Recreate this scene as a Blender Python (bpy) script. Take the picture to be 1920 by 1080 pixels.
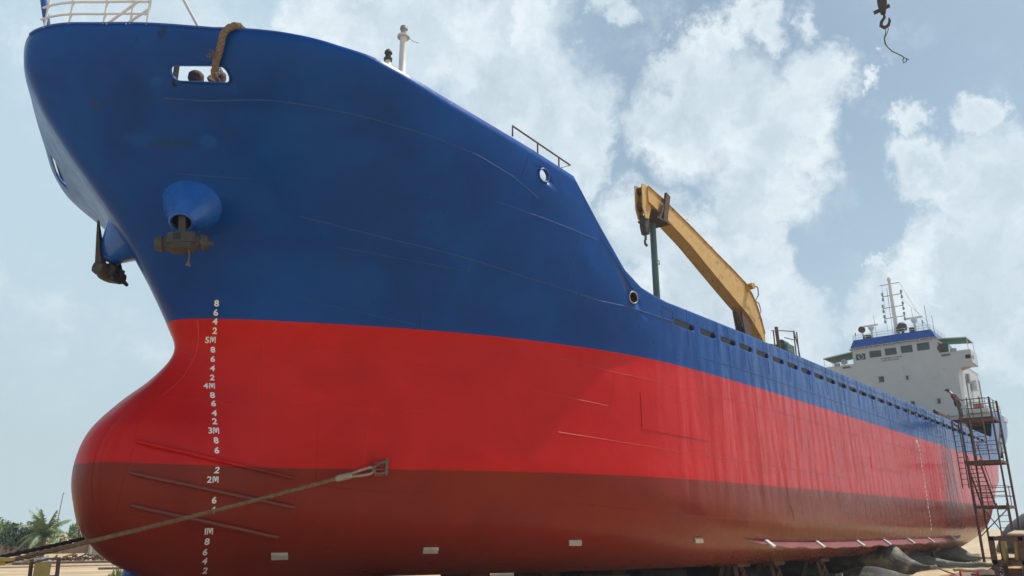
import bpy, bmesh, math, random
from mathutils import Vector, Matrix
from mathutils.geometry import tessellate_polygon
random.seed(7)
for o in list(bpy.data.objects): bpy.data.objects.remove(o)
S = bpy.context.scene; C = S.collection; R = math.radians
# ---------------------------------------------------------------- camera
cd = bpy.data.cameras.new('camera'); cam = bpy.data.objects.new('camera', cd); C.objects.link(cam)
cd.sensor_width = 36; cd.lens = 1478.0/1920*36; cd.clip_end = 6000; cd.clip_start = .1
_r = Vector((.64401108,-.76500922,-.00325898)); _u = Vector((-.22272914,-.19157312,.9558721)); _f = Vector((.7318753,.61486636,.29376506))
m = Matrix((_r,_u,-_f)).transposed().to_4x4(); m.translation = Vector((0,-10.267,1.053)); cam.matrix_world = m
S.camera = cam
# ---------------------------------------------------------------- sky, sun, exposure
SUN_EL, SUN_AZ = 61, -31      # azimuth measured from +x towards +y
S.view_settings.view_transform = 'Standard'; S.view_settings.look = 'None'; S.view_settings.exposure = 0.12; S.view_settings.gamma = 1
W = bpy.data.worlds.new('World'); S.world = W; W.use_nodes = True
nt = W.node_tree; N = nt.nodes; L = nt.links; N.clear()
def nd(t, **k):
    n = N.new(t)
    for a,b in k.items(): setattr(n,a,b)
    return n
def mth(op, a, b=None, c=None, clamp=False):
    n = nd('ShaderNodeMath', operation=op, use_clamp=clamp)
    for i,v in enumerate((a,b,c)):
        if v is None: continue
        if isinstance(v,(int,float)): n.inputs[i].default_value = v
        else: L.new(v,n.inputs[i])
    return n.outputs[0]
def vec(op, a, b=None, s=None):
    n = nd('ShaderNodeVectorMath', operation=op)
    for i,v in enumerate((a,b)):
        if v is None: continue
        if isinstance(v,tuple): n.inputs[i].default_value = v
        else: L.new(v,n.inputs[i])
    if s is not None: n.inputs['Scale'].default_value = s
    return n
def ramp(v, stops, interp='LINEAR'):
    n = nd('ShaderNodeValToRGB'); cr = n.color_ramp; cr.interpolation = interp
    while len(cr.elements) < len(stops): cr.elements.new(.5)
    for e,(p,c) in zip(cr.elements, stops):
        e.position = p; e.color = (c,c,c,1) if isinstance(c,(int,float)) else tuple(c)+(1,)
    L.new(v, n.inputs[0]); return n.outputs[0]
def noise(vecsock, scale, detail=6, rough=.55, dist=0, out='Fac'):
    n = nd('ShaderNodeTexNoise'); n.inputs['Scale'].default_value = scale; n.inputs['Detail'].default_value = detail
    n.inputs['Roughness'].default_value = rough; n.inputs['Distortion'].default_value = dist
    if vecsock is not None: L.new(vecsock, n.inputs['Vector'])
    return n.outputs[out]
def mixc(f, a, b, bt='MIX'):
    n = nd('ShaderNodeMix', data_type='RGBA', blend_type=bt)
    for i,v in ((0,f),(6,a),(7,b)):
        if isinstance(v,(int,float)): n.inputs[i].default_value = v
        elif isinstance(v,tuple): n.inputs[i].default_value = v+(1,) if len(v)==3 else v
        else: L.new(v,n.inputs[i])
    return n.outputs[2]
sky = nd('ShaderNodeTexSky', sky_type='NISHITA'); sky.sun_disc = False
sky.sun_elevation = R(SUN_EL); sky.sun_rotation = R(90-SUN_AZ); sky.air_density = 1.1; sky.dust_density = 2.5; sky.ozone_density = .5
geo = nd('ShaderNodeTexCoord'); D = geo.outputs['Generated']
dn = vec('NORMALIZE', D).outputs[0]
n1 = noise(dn, 5.0, 9, .62, .3, 'Color'); n2 = noise(dn, 20.0, 8, .68, 0, 'Color')
wob = vec('SUBTRACT', n1, (.5,.5,.5)).outputs[0]; wob2 = vec('SUBTRACT', n2, (.5,.5,.5)).outputs[0]
wv = vec('ADD', vec('ADD', dn, vec('SCALE', wob, s=.13).outputs[0]).outputs[0], vec('SCALE', wob2, s=.085).outputs[0]).outputs[0]
# cumulus banks: direction on the sky, angular radius, density
CL = [((0.7640,0.3664,0.5310),0.054,1.00),((0.7956,0.3807,0.4712),0.087,1.00),((0.8114,0.3178,0.4906),0.094,1.00),((0.8461,0.2843,0.4509),0.089,1.00),
      ((0.8522,0.3307,0.4055),0.086,1.00),((0.8302,0.2316,0.5071),0.056,0.90),((0.8453,0.2568,0.4685),0.061,1.00),((0.7623,0.3289,0.5574),0.040,0.80),
      ((0.4798,0.6551,0.5837),0.089,1.00),((0.5580,0.6012,0.5720),0.100,1.00),((0.6363,0.5418,0.5491),0.111,1.00),((0.7042,0.5047,0.4993),0.089,1.00),
      ((0.7358,0.4879,0.4697),0.056,1.00),((0.7426,0.5186,0.4237),0.057,1.00),((0.4358,0.6871,0.5814),0.053,0.90),((0.6895,0.4206,0.5896),0.036,0.80),
      ((0.8090,0.4705,0.3525),0.085,1.00),((0.8498,0.4212,0.3169),0.089,1.00),((0.8775,0.3646,0.3115),0.074,1.00),((0.8873,0.3346,0.3174),0.050,1.00),
      ((0.9112,0.3174,0.2626),0.059,1.00),((0.8868,0.3884,0.2504),0.102,1.00),((0.8482,0.4529,0.2745),0.094,1.00),((0.9215,0.3121,0.2310),0.040,1.00),
      ((0.8916,0.1431,0.4297),0.035,1.00),((0.9043,0.0959,0.4161),0.034,0.95),((0.9127,0.1614,0.3754),0.055,1.00),((0.9250,0.1295,0.3573),0.066,1.00),
      ((0.9363,0.0939,0.3384),0.073,1.00),((0.9578,0.1039,0.2679),0.089,1.00),((0.9445,0.1486,0.2929),0.071,1.00),((0.9275,0.2205,0.3019),0.024,1.00),
      ((0.9400,0.2177,0.2627),0.043,0.95),((0.9683,0.1349,0.2104),0.074,0.90),((0.9457,0.1819,0.2693),0.051,0.95),((0.9367,0.2412,0.2537),0.035,0.80),
      ((0.7806,0.2646,0.5663),0.043,0.85),((0.7615,0.2934,0.5780),0.039,0.80),((0.8548,0.1748,0.4886),0.020,0.80),((0.7989,0.2172,0.5609),0.025,0.60),
      ((0.3987,0.8932,0.2081),0.065,0.42),((0.3282,0.9206,0.2118),0.042,0.30),
      ((.35,.78,.5),.2,.3),((.45,-.5,.75),.3,.9),((-.5,-.7,.5),.3,.9),((-.8,.1,.5),.3,1.),((.2,-.9,.35),.22,1.),((.7,-.65,.3),.2,1.),((-.2,-.95,.25),.25,.9),((0.2,.2,.95),.25,.8)]
dens = None
for (c,r,k) in CL:
    l = math.sqrt(sum(q*q for q in c)); c = tuple(q/l for q in c)
    dd = vec('DISTANCE', wv, c).outputs['Value']
    v = mth('MULTIPLY', mth('SUBTRACT', 1.0, mth('DIVIDE', dd, r), clamp=True), k)
    dens = v if dens is None else mth('SMOOTH_MAX', dens, v, .05)
fb = noise(dn, 9.0, 12, .68, .1)
fine = noise(wv, 34.0, 8, .7, 0)
d2 = mth('ADD', dens, mth('ADD', mth('MULTIPLY', mth('SUBTRACT', fb, .5), .85), mth('MULTIPLY', mth('SUBTRACT', fine, .5), .26)))
cov = nd('ShaderNodeMapRange', interpolation_type='SMOOTHSTEP'); L.new(d2, cov.inputs[0])
cov.inputs[1].default_value = .03; cov.inputs[2].default_value = .50; cov = cov.outputs[0]
# soft inner modelling of the clouds
inn = noise(wv, 10.0, 10, .6, .5)
ccol = ramp(mth('ADD', mth('MULTIPLY', d2, -.25), mth('ADD', mth('MULTIPLY', inn, 1.0), .17)), [(.30,(.50,.61,.69)),(.52,(.64,.74,.81)),(.76,(.86,.92,.95))])
sx = nd('ShaderNodeSeparateXYZ'); L.new(dn, sx.inputs[0])
veil = ramp(sx.outputs[2], [(0.0,.93),(.12,.78),(.30,.45),(.5,.18),(1.,.08)])
left = vec('DISTANCE', dn, (.33,.86,.38)).outputs['Value']
veil2 = mth('MAXIMUM', veil, ramp(left, [(0.,.90),(.38,.78),(.75,.0)]))
wisp = ramp(noise(dn, 3.2, 8, .6, .6), [(.45,0.),(.75,.5)])
veil3 = mth('MAXIMUM', veil2, wisp, clamp=True)
skyc = mixc(1.0, vec('SCALE', sky.outputs[0], s=.092).outputs[0], (.85,1.0,.985), 'MULTIPLY')
hz = mixc(veil3, skyc, mixc(ramp(sx.outputs[2],[(0,0.),(.5,1.)]), (.56,.69,.75), (.54,.70,.81)))
allc = mixc(mth('MULTIPLY', cov, .93), hz, ccol)
bg = nd('ShaderNodeBackground'); L.new(allc, bg.inputs[0]); bg.inputs[1].default_value = 1.0
ow = nd('ShaderNodeOutputWorld'); L.new(bg.outputs[0], ow.inputs[0])
sd = bpy.data.lights.new('sun', 'SUN'); sd.energy = 3.9; sd.angle = R(1.2); sd.color = (1,.95,.88)
sun = bpy.data.objects.new('sun', sd); C.objects.link(sun)
sv = Vector((math.cos(R(SUN_EL))*math.cos(R(SUN_AZ)), math.cos(R(SUN_EL))*math.sin(R(SUN_AZ)), math.sin(R(SUN_EL))))
sun.rotation_euler = (-sv).to_track_quat('-Z','Y').to_euler(); sun.location = sv*60+Vector((30,0,0))
GZ = -.8       # ground height (the ship's base line is z = 0)

import math
HBM = 6.2   # centreline lies HBM behind the port side plane
# waterlines: height -> [(x, half breadth), ...] from stem to transom
TAILS = {
 0.0:[(30,5.2),(40,5.25),(50,5.2),(56,4.9),(61,3.8),(65,2.2),(68,.7),(69.5,.2),(70,.1),(70.2,0)],
 .35:[(31,5.8),(40,5.85),(50,5.8),(56.5,5.4),(61.5,4.4),(65.5,2.8),(68.6,1.2),(70.6,.4),(71.3,.15),(71.5,0)],
 .9:[(31,6.12),(40,6.15),(51,6.12),(57.5,5.9),(62.5,5.2),(66.5,3.8),(69.8,1.9),(71.8,.7),(72.8,.2),(73,0)],
 1.6:[(32,6.2),(41,6.2),(53,6.2),(60,6.1),(65,5.6),(68.6,4.4),(71.6,2.6),(73.6,1.1),(74.6,.4),(75,0)],
 2.3:[(32,6.2),(42,6.2),(54,6.2),(61.5,6.15),(66.5,5.85),(70.3,4.9),(73.4,3.3),(75.4,1.8),(76.6,.7),(77,0)],
 3.0:[(32,6.2),(42,6.2),(55,6.2),(63,6.2),(68,6.0),(72,5.3),(75.2,4.0),(77.4,2.5),(78.6,1.2),(79,0)],
 4.2:[(32,6.2),(42,6.2),(56,6.2),(64.5,6.2),(70,6.1),(74.2,5.6),(77.4,4.7),(79.4,3.5),(80.4,1.9),(80.8,0)],
 5.42:[(32,6.2),(42,6.2),(56,6.2),(65,6.2),(70.8,6.15),(75.3,5.8),(78.6,5.1),(80.6,4.1),(81.5,2.4),(81.8,0)],
 10.8:[(32,6.2),(42,6.2),(56,6.2),(65,6.2),(71.2,6.2),(76,6.0),(79.4,5.5),(81.4,4.6),(82.3,2.6),(82.6,0)],
}
BOWS = {
 0.0:[(8.6,0),(8.7,.05),(9.1,.12),(10,.25),(11.2,.4),(12.5,.7),(13.8,1.2),(15.2,1.9),(16.8,2.7),(18.5,3.5),(20.5,4.2),(23,4.8),(26,5.1)],
 .35:[(7.65,0),(7.75,.2),(8.1,.35),(9,.5),(10.3,.7),(11.5,1.1),(12.8,1.7),(14.2,2.4),(15.8,3.2),(17.5,4.0),(19.5,4.8),(22,5.4),(26,5.75)],
 .9:[(6.95,0),(7.03,.35),(7.4,.65),(8.5,.9),(9.8,1.2),(11,1.7),(12.2,2.4),(13.5,3.15),(15,3.95),(16.6,4.7),(18.7,5.4),(21.3,5.85),(26,6.1)],
 1.6:[(6.62,0),(6.7,.42),(7.0,.8),(8.1,1.12),(9.5,1.5),(10.6,2.0),(11.7,2.75),(12.9,3.5),(14.2,4.25),(15.7,4.95),(17.6,5.6),(20,6.0),(25,6.2)],
 2.3:[(6.55,0),(6.62,.45),(6.9,.85),(8.0,1.15),(9.4,1.55),(10.5,2.15),(11.5,2.9),(12.6,3.7),(13.9,4.45),(15.4,5.07),(17.2,5.65),(19.6,6.02),(25,6.2)],
 3.0:[(6.72,0),(6.8,.42),(7.1,.78),(8.1,1.02),(9.4,1.5),(10.4,2.15),(11.45,2.9),(12.6,3.72),(13.9,4.48),(15.4,5.07),(17.2,5.65),(19.6,6.02),(25,6.2)],
 3.6:[(7.2,0),(7.26,.32),(7.55,.58),(8.3,.8),(9.4,1.42),(10.4,2.15),(11.45,2.9),(12.6,3.72),(13.9,4.48),(15.4,5.07),(17.2,5.65),(19.6,6.02),(25,6.2)],
 4.2:[(7.8,0),(7.85,.2),(8.08,.4),(8.6,.7),(9.45,1.42),(10.4,2.2),(11.45,2.95),(12.6,3.75),(13.9,4.48),(15.4,5.07),(17.2,5.65),(19.6,6.02),(25,6.2)],
 4.86:[(8.18,0),(8.24,.2),(8.42,.42),(8.8,.8),(9.55,1.55),(10.45,2.27),(11.45,3.0),(12.6,3.77),(13.9,4.5),(15.4,5.07),(17.2,5.65),(19.6,6.02),(25,6.2)],
 5.42:[(8.0,0),(8.05,.25),(8.25,.6),(8.65,1.03),(9.45,1.72),(10.4,2.42),(11.4,3.12),(12.6,3.85),(13.9,4.52),(15.4,5.1),(17.2,5.65),(19.6,6.02),(25,6.2)],
 10.8:[(4.3,0),(4.37,.5),(4.56,1.1),(4.88,1.8),(5.25,2.6),(5.72,3.45),(6.3,4.3),(7.0,5.1),(7.8,5.75),(8.9,6.12),(11.5,6.2),(16,6.2),(24,6.2)],
}
STEM = [(5.42,8.0),(6.1,7.55),(6.7,7.12),(7.23,6.72),(7.84,6.14),(8.4,5.58),(8.9,5.12),(9.5,4.66),(10.1,4.36),(10.8,4.18)]
def _lin(tab, z):
    if z <= tab[0][0]: return tab[0][1]
    for (a,b),(c,d) in zip(tab, tab[1:]):
        if z <= c: return b+(d-b)*(z-a)/(c-a)
    return tab[-1][1]
LV = {}
for _z in BOWS:
    if _z == 3.6: tl = [(a[0]*.5+b[0]*.5, a[1]*.5+b[1]*.5) for a,b in zip(TAILS[3.0],TAILS[4.2])]
    elif _z == 4.86: tl = [(a[0]*.5+b[0]*.5, a[1]*.5+b[1]*.5) for a,b in zip(TAILS[4.2],TAILS[5.42])]
    else: tl = TAILS[_z]
    LV[_z] = BOWS[_z]+tl
FLP = 1.1; FLQ = 1.28
for _z in (6.1,6.8,7.5,8.2,8.9,9.6,10.2):
    wa = ((_z-5.42)/5.38)**FLQ; wb = min(1,(_z-5.42)/4.3)**FLP; xs = _lin(STEM,_z); r = []
    for k,(a,b) in enumerate(zip(LV[5.42],LV[10.8])):
        w = wa+(wb-wa)*max(0,min(1,(k-2)/4.5))
        if k < 13:
            s = (a[0]-8.0)*(1-w)+(b[0]-4.3)*w
            q = max(0,1-k/9.0)          # offsets from the true stem fade out aft
            x = xs*1+s if k<9 else a[0]*(1-w)+b[0]*w
            x0 = a[0]*(1-w)+b[0]*w
            x = (xs+s)*q+x0*(1-q)
        else: x = a[0]*(1-w)+b[0]*w
        r.append((x, a[1]*(1-w)+b[1]*w))
    LV[_z] = r
TF = lambda z: .50 if z < 4 else (.56 if z < 5.5 else min(.86,.56+(z-5.42)*.12))
for _z in LV: LV[_z] = [(a if a < 58 else 58+(a-58)*TF(_z), b) for a,b in LV[_z]]
ZL = sorted(LV); NK = len(LV[0.0])
def _herm(xs, ys, x):
    n = len(xs)
    i = 0
    while i < n-2 and x > xs[i+1]: i += 1
    h = xs[i+1]-xs[i]; t = (x-xs[i])/h
    def m(k):
        if k == 0: return (ys[1]-ys[0])/(xs[1]-xs[0])
        if k == n-1: return (ys[-1]-ys[-2])/(xs[-1]-xs[-2])
        d0=(ys[k]-ys[k-1])/(xs[k]-xs[k-1]); d1=(ys[k+1]-ys[k])/(xs[k+1]-xs[k])
        h0=xs[k]-xs[k-1]; h1=xs[k+1]-xs[k]
        return (d0*h1+d1*h0)/(h0+h1)
    m0,m1 = m(i)*h, m(i+1)*h
    t2,t3 = t*t,t*t*t
    return (2*t3-3*t2+1)*ys[i]+(t3-2*t2+t)*m0+(-2*t3+3*t2)*ys[i+1]+(t3-t2)*m1
def _lvl(z, u):
    P = LV[z]; i = min(int(u), NK-2); t = u-i
    if 12 <= i < 16: 
        a,b = P[i],P[i+1]; return a[0]+(b[0]-a[0])*t, a[1]+(b[1]-a[1])*t
    # catmull-rom; mirror at the stem so that the nose is round
    if i == 0: p0 = (P[1][0],-P[1][1])
    else: p0 = P[i-1]
    p1,p2 = P[i],P[i+1]
    p3 = P[i+2] if i+2 < NK else (P[i][0],-P[i][1])
    r = []
    for a,b,c,d in zip(p0,p1,p2,p3):
        r.append(.5*(2*b+(c-a)*t+(2*a-5*b+4*c-d)*t*t+(3*b-a-3*c+d)*t**3))
    return r[0], max(0,min(HBM,r[1]))
def surf(u, z):
    """port hull surface point: x along the ship, y away from the camera side, z up"""
    u = max(0,min(NK-1.0001,u))
    i = 0
    for k,zz in enumerate(ZL):
        if zz <= z: i = k
    lo = max(0,i-1); hi = min(len(ZL),i+3)
    zs = ZL[lo:hi]; pts = [_lvl(q,u) for q in zs]
    x = _herm(zs,[p[0] for p in pts],z); h = _herm(zs,[p[1] for p in pts],z)
    return (x, HBM-max(0,min(HBM,h)), z)
SHEER = [(3,10.86),(4.3,10.80),(4.9,10.60),(5.5,10.40),(6.2,10.15),(6.9,10.0),(7.75,9.82),(8.8,9.7),(10,9.6),(13,9.5),(14.88,9.4),(15.54,8.63),(16.27,7.92),(17.26,7.43),(17.9,7.25),(19,7.15),(63,7.15),(65.6,7.2),(66.2,9.2),(72,9.4),(84,9.7)]
def ztop(u):
    z = 9.0
    for _ in range(8): z = _lin(SHEER, surf(u,z)[0])*.7+z*.3
    return z
def u_of_x(x, z):
    a,b = 0.,NK-1.001
    for _ in range(40):
        m=(a+b)/2
        if surf(m,z)[0] < x: a=m
        else: b=m
    return a

# ---------------------------------------------------------------- materials
def mat(name, col, rough=.5, metal=0, var=.15, vscale=3., bump=.0, bscale=30., spec=.5, col2=None, f2=.5, coat=0, c2scale=2.):
    global N, L
    mt = bpy.data.materials.new(name); mt.use_nodes = True; t = mt.node_tree; N = t.nodes; L = t.links
    b = N['Principled BSDF']; tc = nd('ShaderNodeTexCoord'); ob = tc.outputs['Object']
    c = col+(1,)
    n = noise(ob, vscale, 6, .6)
    base = mixc(ramp(n,[(.25,0.),(.75,1.)]), tuple(q*(1-var) for q in col), tuple(min(1,q*(1+var)) for q in col))
    if col2:
        n2 = noise(ob, c2scale, 8, .65, .3)
        base = mixc(ramp(n2,[(f2-.04,0.),(f2+.06,1.)]), base, col2)
    L.new(base, b.inputs['Base Color'])
    rr = ramp(noise(ob, vscale*1.7, 4), [(.3,max(0,rough-.08)),(.7,min(1,rough+.1))]); L.new(rr, b.inputs['Roughness'])
    b.inputs['Metallic'].default_value = metal; b.inputs['Specular IOR Level'].default_value = spec
    b.inputs['Coat Weight'].default_value = coat
    if bump:
        bp = nd('ShaderNodeBump'); bp.inputs['Strength'].default_value = 1; bp.inputs['Distance'].default_value = bump
        L.new(noise(ob, bscale, 6, .6), bp.inputs['Height']); L.new(bp.outputs[0], b.inputs['Normal'])
    return mt
RX, RY = 38.0, HBM      # root of the ship
def hull_mat():
    global N, L
    mt = bpy.data.materials.new('hull_paint'); mt.use_nodes = True; t = mt.node_tree; N = t.nodes; L = t.links
    b = N['Principled BSDF']; tc = nd('ShaderNodeTexCoord')
    P = vec('ADD', tc.outputs['Object'], (RX,RY,0)).outputs[0]
    s = nd('ShaderNodeSeparateXYZ'); L.new(P, s.inputs[0]); x,y,z = s.outputs
    aft = nd('ShaderNodeMapRange', interpolation_type='SMOOTHSTEP'); L.new(x, aft.inputs[0]); aft.inputs[1].default_value=16; aft.inputs[2].default_value=27
    aft = aft.outputs[0]
    # the three coats of paint
    jit = mth('MULTIPLY', mth('SUBTRACT', noise(P, 2.2, 6, .7), .5), .022)
    z1 = mth('ADD', z, jit)
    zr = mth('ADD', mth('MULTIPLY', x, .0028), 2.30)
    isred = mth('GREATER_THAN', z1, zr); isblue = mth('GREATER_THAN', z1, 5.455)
    blot = noise(P, .55, 7, .62, .5); blot2 = noise(P, 2.6, 6, .6)
    st = nd('ShaderNodeMapping'); L.new(P, st.inputs[0]); st.inputs['Scale'].default_value = (1.0,1.0,.16)
    streak = noise(st.outputs[0], 2.6, 6, .62); streak2 = noise(st.outputs[0], 7.0, 5, .6)
    blue = mixc(ramp(blot,[(.3,0.),(.7,1.)]), (.0008,.043,.215), (.0015,.070,.32))
    blue = mixc(mth('MULTIPLY', ramp(streak2,[(.5,0.),(.75,1.)]), mth('MULTIPLY', aft, .22)), blue, (.10,.19,.42))  # pale streaks aft: grazing reflections painted into the blue
    red = mixc(ramp(blot,[(.3,0.),(.7,1.)]), (.46,.007,.008), (.58,.013,.012))
    red = mixc(mth('MULTIPLY', ramp(streak2,[(.5,0.),(.78,1.)]), mth('MULTIPLY', aft, .16)), red, (.62,.14,.13))  # painted reflections again, as paler red streaks aft
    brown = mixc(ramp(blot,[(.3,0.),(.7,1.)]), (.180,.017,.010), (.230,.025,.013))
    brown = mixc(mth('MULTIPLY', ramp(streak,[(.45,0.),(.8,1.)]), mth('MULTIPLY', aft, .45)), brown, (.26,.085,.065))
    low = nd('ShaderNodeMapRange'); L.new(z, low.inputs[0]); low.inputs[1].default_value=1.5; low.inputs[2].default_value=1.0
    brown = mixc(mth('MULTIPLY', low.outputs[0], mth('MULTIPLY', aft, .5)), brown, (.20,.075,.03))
    # red overspray run down into the brown coat amidships
    run = mth('MULTIPLY', ramp(streak,[(.52,0.),(.60,1.)]), mth('MULTIPLY', aft, ramp(mth('SUBTRACT', zr, z),[(0.,.75),(.9,0.)])))
    brown = mixc(run, brown, (.30,.035,.03))
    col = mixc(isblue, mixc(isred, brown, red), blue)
    # touch-up patches and stains with their own shape
    wob = vec('SCALE', vec('SUBTRACT', noise(P, 3.0, 6, .65, 0, 'Color'), (.5,.5,.5)).outputs[0], s=.35).outputs[0]
    Pw = vec('ADD', P, wob).outputs[0]
    for (c, r, cc, k) in SPOTS:
        q = vec('DIVIDE', vec('SUBTRACT', Pw, c).outputs[0], r).outputs[0]
        ln = vec('LENGTH', q).outputs['Value']
        col = mixc(mth('MULTIPLY', ramp(ln,[(.55,1.),(1.,0.)]), k*.6), col, cc)
    grime = mth('MULTIPLY', ramp(blot2,[(.55,0.),(.8,1.)]), .07)
    col = mixc(grime, col, mixc(.5, col, (.12,.10,.10)))
    L.new(col, b.inputs['Base Color'])
    rg = mth('ADD', ramp(blot2,[(.3,.27),(.7,.38)]), mth('MULTIPLY', aft, -.06)); L.new(rg, b.inputs['Roughness'])
    b.inputs['Specular IOR Level'].default_value = .14
    L.new(mth('ADD', mth('MULTIPLY', aft, .25), .05), b.inputs['Coat Weight']); b.inputs['Coat Roughness'].default_value = .16
    # plating: shallow hungry-horse dishing between frames, heavier aft
    md = nd('ShaderNodeMapping'); L.new(P, md.inputs[0]); md.inputs['Scale'].default_value = (1.,1.,.22)
    dish = noise(md.outputs[0], .85, 3, .5, .6)
    frame = nd('ShaderNodeTexWave', wave_type='BANDS', bands_direction='X'); frame.inputs['Scale'].default_value = .52
    frame.inputs['Distortion'].default_value = 2.2; frame.inputs['Detail'].default_value = 2; frame.inputs['Detail Scale'].default_value = .9
    L.new(P, frame.inputs[0])
    side = mth('MULTIPLY', ramp(z,[(0,0.),(1,1.)]), 1.0)
    zm = nd('ShaderNodeMapRange', interpolation_type='SMOOTHSTEP'); L.new(z, zm.inputs[0]); zm.inputs[1].default_value=1.2; zm.inputs[2].default_value=2.6
    amp = mth('ADD', mth('MULTIPLY', mth('MULTIPLY', aft, zm.outputs[0]), .20), .018)
    h1 = mth('MULTIPLY', mth('ADD', mth('MULTIPLY', dish, 1.0), mth('MULTIPLY', frame.outputs['Fac'], .07)), amp)
    h2 = mth('MULTIPLY', noise(P, 9.0, 5, .6), .0014)
    h3 = mth('MULTIPLY', noise(P, .9, 2, .5), .03)
    bp = nd('ShaderNodeBump'); bp.inputs['Strength'].default_value = 1; bp.inputs['Distance'].default_value = 1
    L.new(mth('ADD', mth('ADD', h1, h2), h3), bp.inputs['Height']); L.new(bp.outputs[0], b.inputs['Normal'])
    return mt
BT = (.006,.11,.42); DK = (.012,.016,.022)
SPOTS = [((5.64,3.24,10.15),(.10,.14,.26),DK,.9),((5.9,3.78,9.44),(.22,.22,.09),BT,.7),((6.13,4.75,8.65),(.45,.45,.13),BT,.45),((6.5,4.2,8.55),(.6,.6,.08),(.02,.05,.07),.7),((7.0,3.6,8.52),(.22,.2,.13),BT,.75),
         ((5.3,5.1,9.25),(.20,.2,.09),(.03,.06,.06),.7),((7.35,4.6,7.95),(.30,.3,.20),BT,.6),((8.3,3.5,7.6),(.35,.35,.3),(.012,.085,.33),.3),((10.0,2.9,6.6),(.3,.3,.15),(.03,.06,.12),.4),((9.0,4.6,6.9),(.5,.5,.25),(.02,.07,.2),.5),
         ((11.3,3.1,2.5),(.28,.3,.28),(.20,.008,.012),.7),((10.6,4.0,4.25),(.75,.8,.38),(.36,.004,.003),.35),((10.9,3.8,3.0),(.35,.5,.55),(.40,.004,.003),.3),((45.5,0,4.35),(2.6,1,.35),(.5,.01,.012),.7),((48.8,0,3.6),(.35,1,.8),(.45,.01,.012),.6),((43.3,0,2.05),(.14,1,.35),(.12,.01,.01),.8)]
M = {}
def mk():
    M['hull'] = hull_mat()
    M['blue'] = mat('blue_paint',(.010,.075,.34),.35,bump=.002,bscale=8,coat=.2)
    M['bluepocket'] = mat('blue_gloss_paint',(.006,.105,.46),.25,coat=.5,bump=.002,bscale=6)
    M['weldblue'] = mat('weld_bead_blue_sheen',(.004,.062,.27),.35,coat=.12); M['weldred'] = mat('weld_bead_red_sheen',(.54,.018,.015),.35,coat=.12)  # bead tints a touch lighter than the hull, standing in for sheen
    M['redpaint'] = mat('red_paint',(.33,.02,.02),.4)
    M['brownpaint'] = mat('brown_paint',(.17,.03,.022),.45,bump=.003,bscale=12)
    M['keelpaint'] = mat('faded_red_paint',(.17,.018,.018),.55,col2=(.10,.02,.02),f2=.6,c2scale=1.5,bump=.004,bscale=8)
    M['white'] = mat('white_paint',(.50,.515,.53),.45,var=.06,vscale=1.2,col2=(.42,.40,.36),f2=.66,c2scale=.9)
    M['whitemark'] = mat('white_lettering',(.78,.78,.76),.5,var=.05)
    M['whiterail'] = mat('white_pipe_paint',(.68,.68,.66),.4,var=.08,col2=(.45,.33,.2),f2=.70,c2scale=3)
    M['zinc'] = mat('zinc',(.50,.49,.47),.45,var=.2,bump=.003,bscale=40)
    M['rust'] = mat('rusty_steel',(.095,.055,.045),.8,var=.4,vscale=8,bump=.004,bscale=40,col2=(.05,.028,.022),f2=.55,c2scale=5)
    M['rustlight'] = mat('rusty_pipe',(.14,.095,.08),.7,var=.35,vscale=9,bump=.003,bscale=40,col2=(.08,.04,.03),f2=.6,c2scale=5)
    M['anchor'] = mat('weathered_anchor_steel',(.060,.055,.050),.7,var=.3,vscale=7,bump=.008,bscale=25,col2=(.10,.035,.02),f2=.62,c2scale=5)
    M['black'] = mat('black_paint',(.012,.013,.015),.5)
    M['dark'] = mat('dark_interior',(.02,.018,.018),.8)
    M['glass'] = mat('window_glass',(.035,.055,.058),.12,var=.2,spec=.6)
    M['crane'] = mat('crane_ochre_paint',(.60,.36,.11),.55,var=.14,vscale=2,bump=.004,bscale=12,col2=(.30,.15,.07),f2=.60,c2scale=3.0)
    M['green'] = mat('green_post_paint',(.06,.115,.105),.5,col2=(.12,.06,.04),f2=.68,c2scale=4)
    M['awning'] = mat('green_awning',(.045,.15,.13),.7)
    M['lightgreen'] = mat('green_side_board',(.02,.19,.09),.5)
    M['orange'] = mat('orange_red_paint',(.55,.10,.03),.5)
    M['rope'] = mat('manila_rope',(.20,.145,.10),.95,var=.35,vscale=25,bump=.01,bscale=70)
    M['cable'] = mat('greased_wire_rope',(.17,.095,.045),.6,var=.45,vscale=14,bump=.006,bscale=60)
    M['cabled'] = mat('dark_wire_rope',(.035,.02,.018),.7,var=.3,vscale=10,bump=.006,bscale=50)
    M['shackle'] = mat('galvanised_shackle',(.15,.095,.07),.55,var=.35,vscale=12,bump=.004,bscale=40)
    M['ferrule'] = mat('pressed_ferrule',(.30,.255,.19),.5,var=.35,vscale=14,bump=.003,bscale=30)
    M['concrete'] = mat('concrete_block',(.16,.13,.11),.9,var=.3,vscale=4,bump=.01,bscale=15)
    M['timber'] = mat('weathered_timber',(.11,.055,.035),.85,var=.4,vscale=5,bump=.01,bscale=22)
    M['rubber'] = mat('dusty_black_rubber',(.055,.055,.050),.75,var=.25,vscale=2,bump=.01,bscale=7,col2=(.20,.18,.13),f2=.52,c2scale=1.3)
    M['rubberg'] = mat('grey_green_rubber',(.12,.14,.115),.75,var=.2,vscale=2,bump=.008,bscale=7,col2=(.22,.21,.16),f2=.6,c2scale=1.5)
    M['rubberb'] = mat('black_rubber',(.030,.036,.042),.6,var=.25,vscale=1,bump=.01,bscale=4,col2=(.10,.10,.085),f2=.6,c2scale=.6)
    M['yellow'] = mat('yellow_machine_paint',(.42,.27,.06),.5,var=.15,vscale=6,col2=(.2,.10,.03),f2=.66,c2scale=8)
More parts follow.
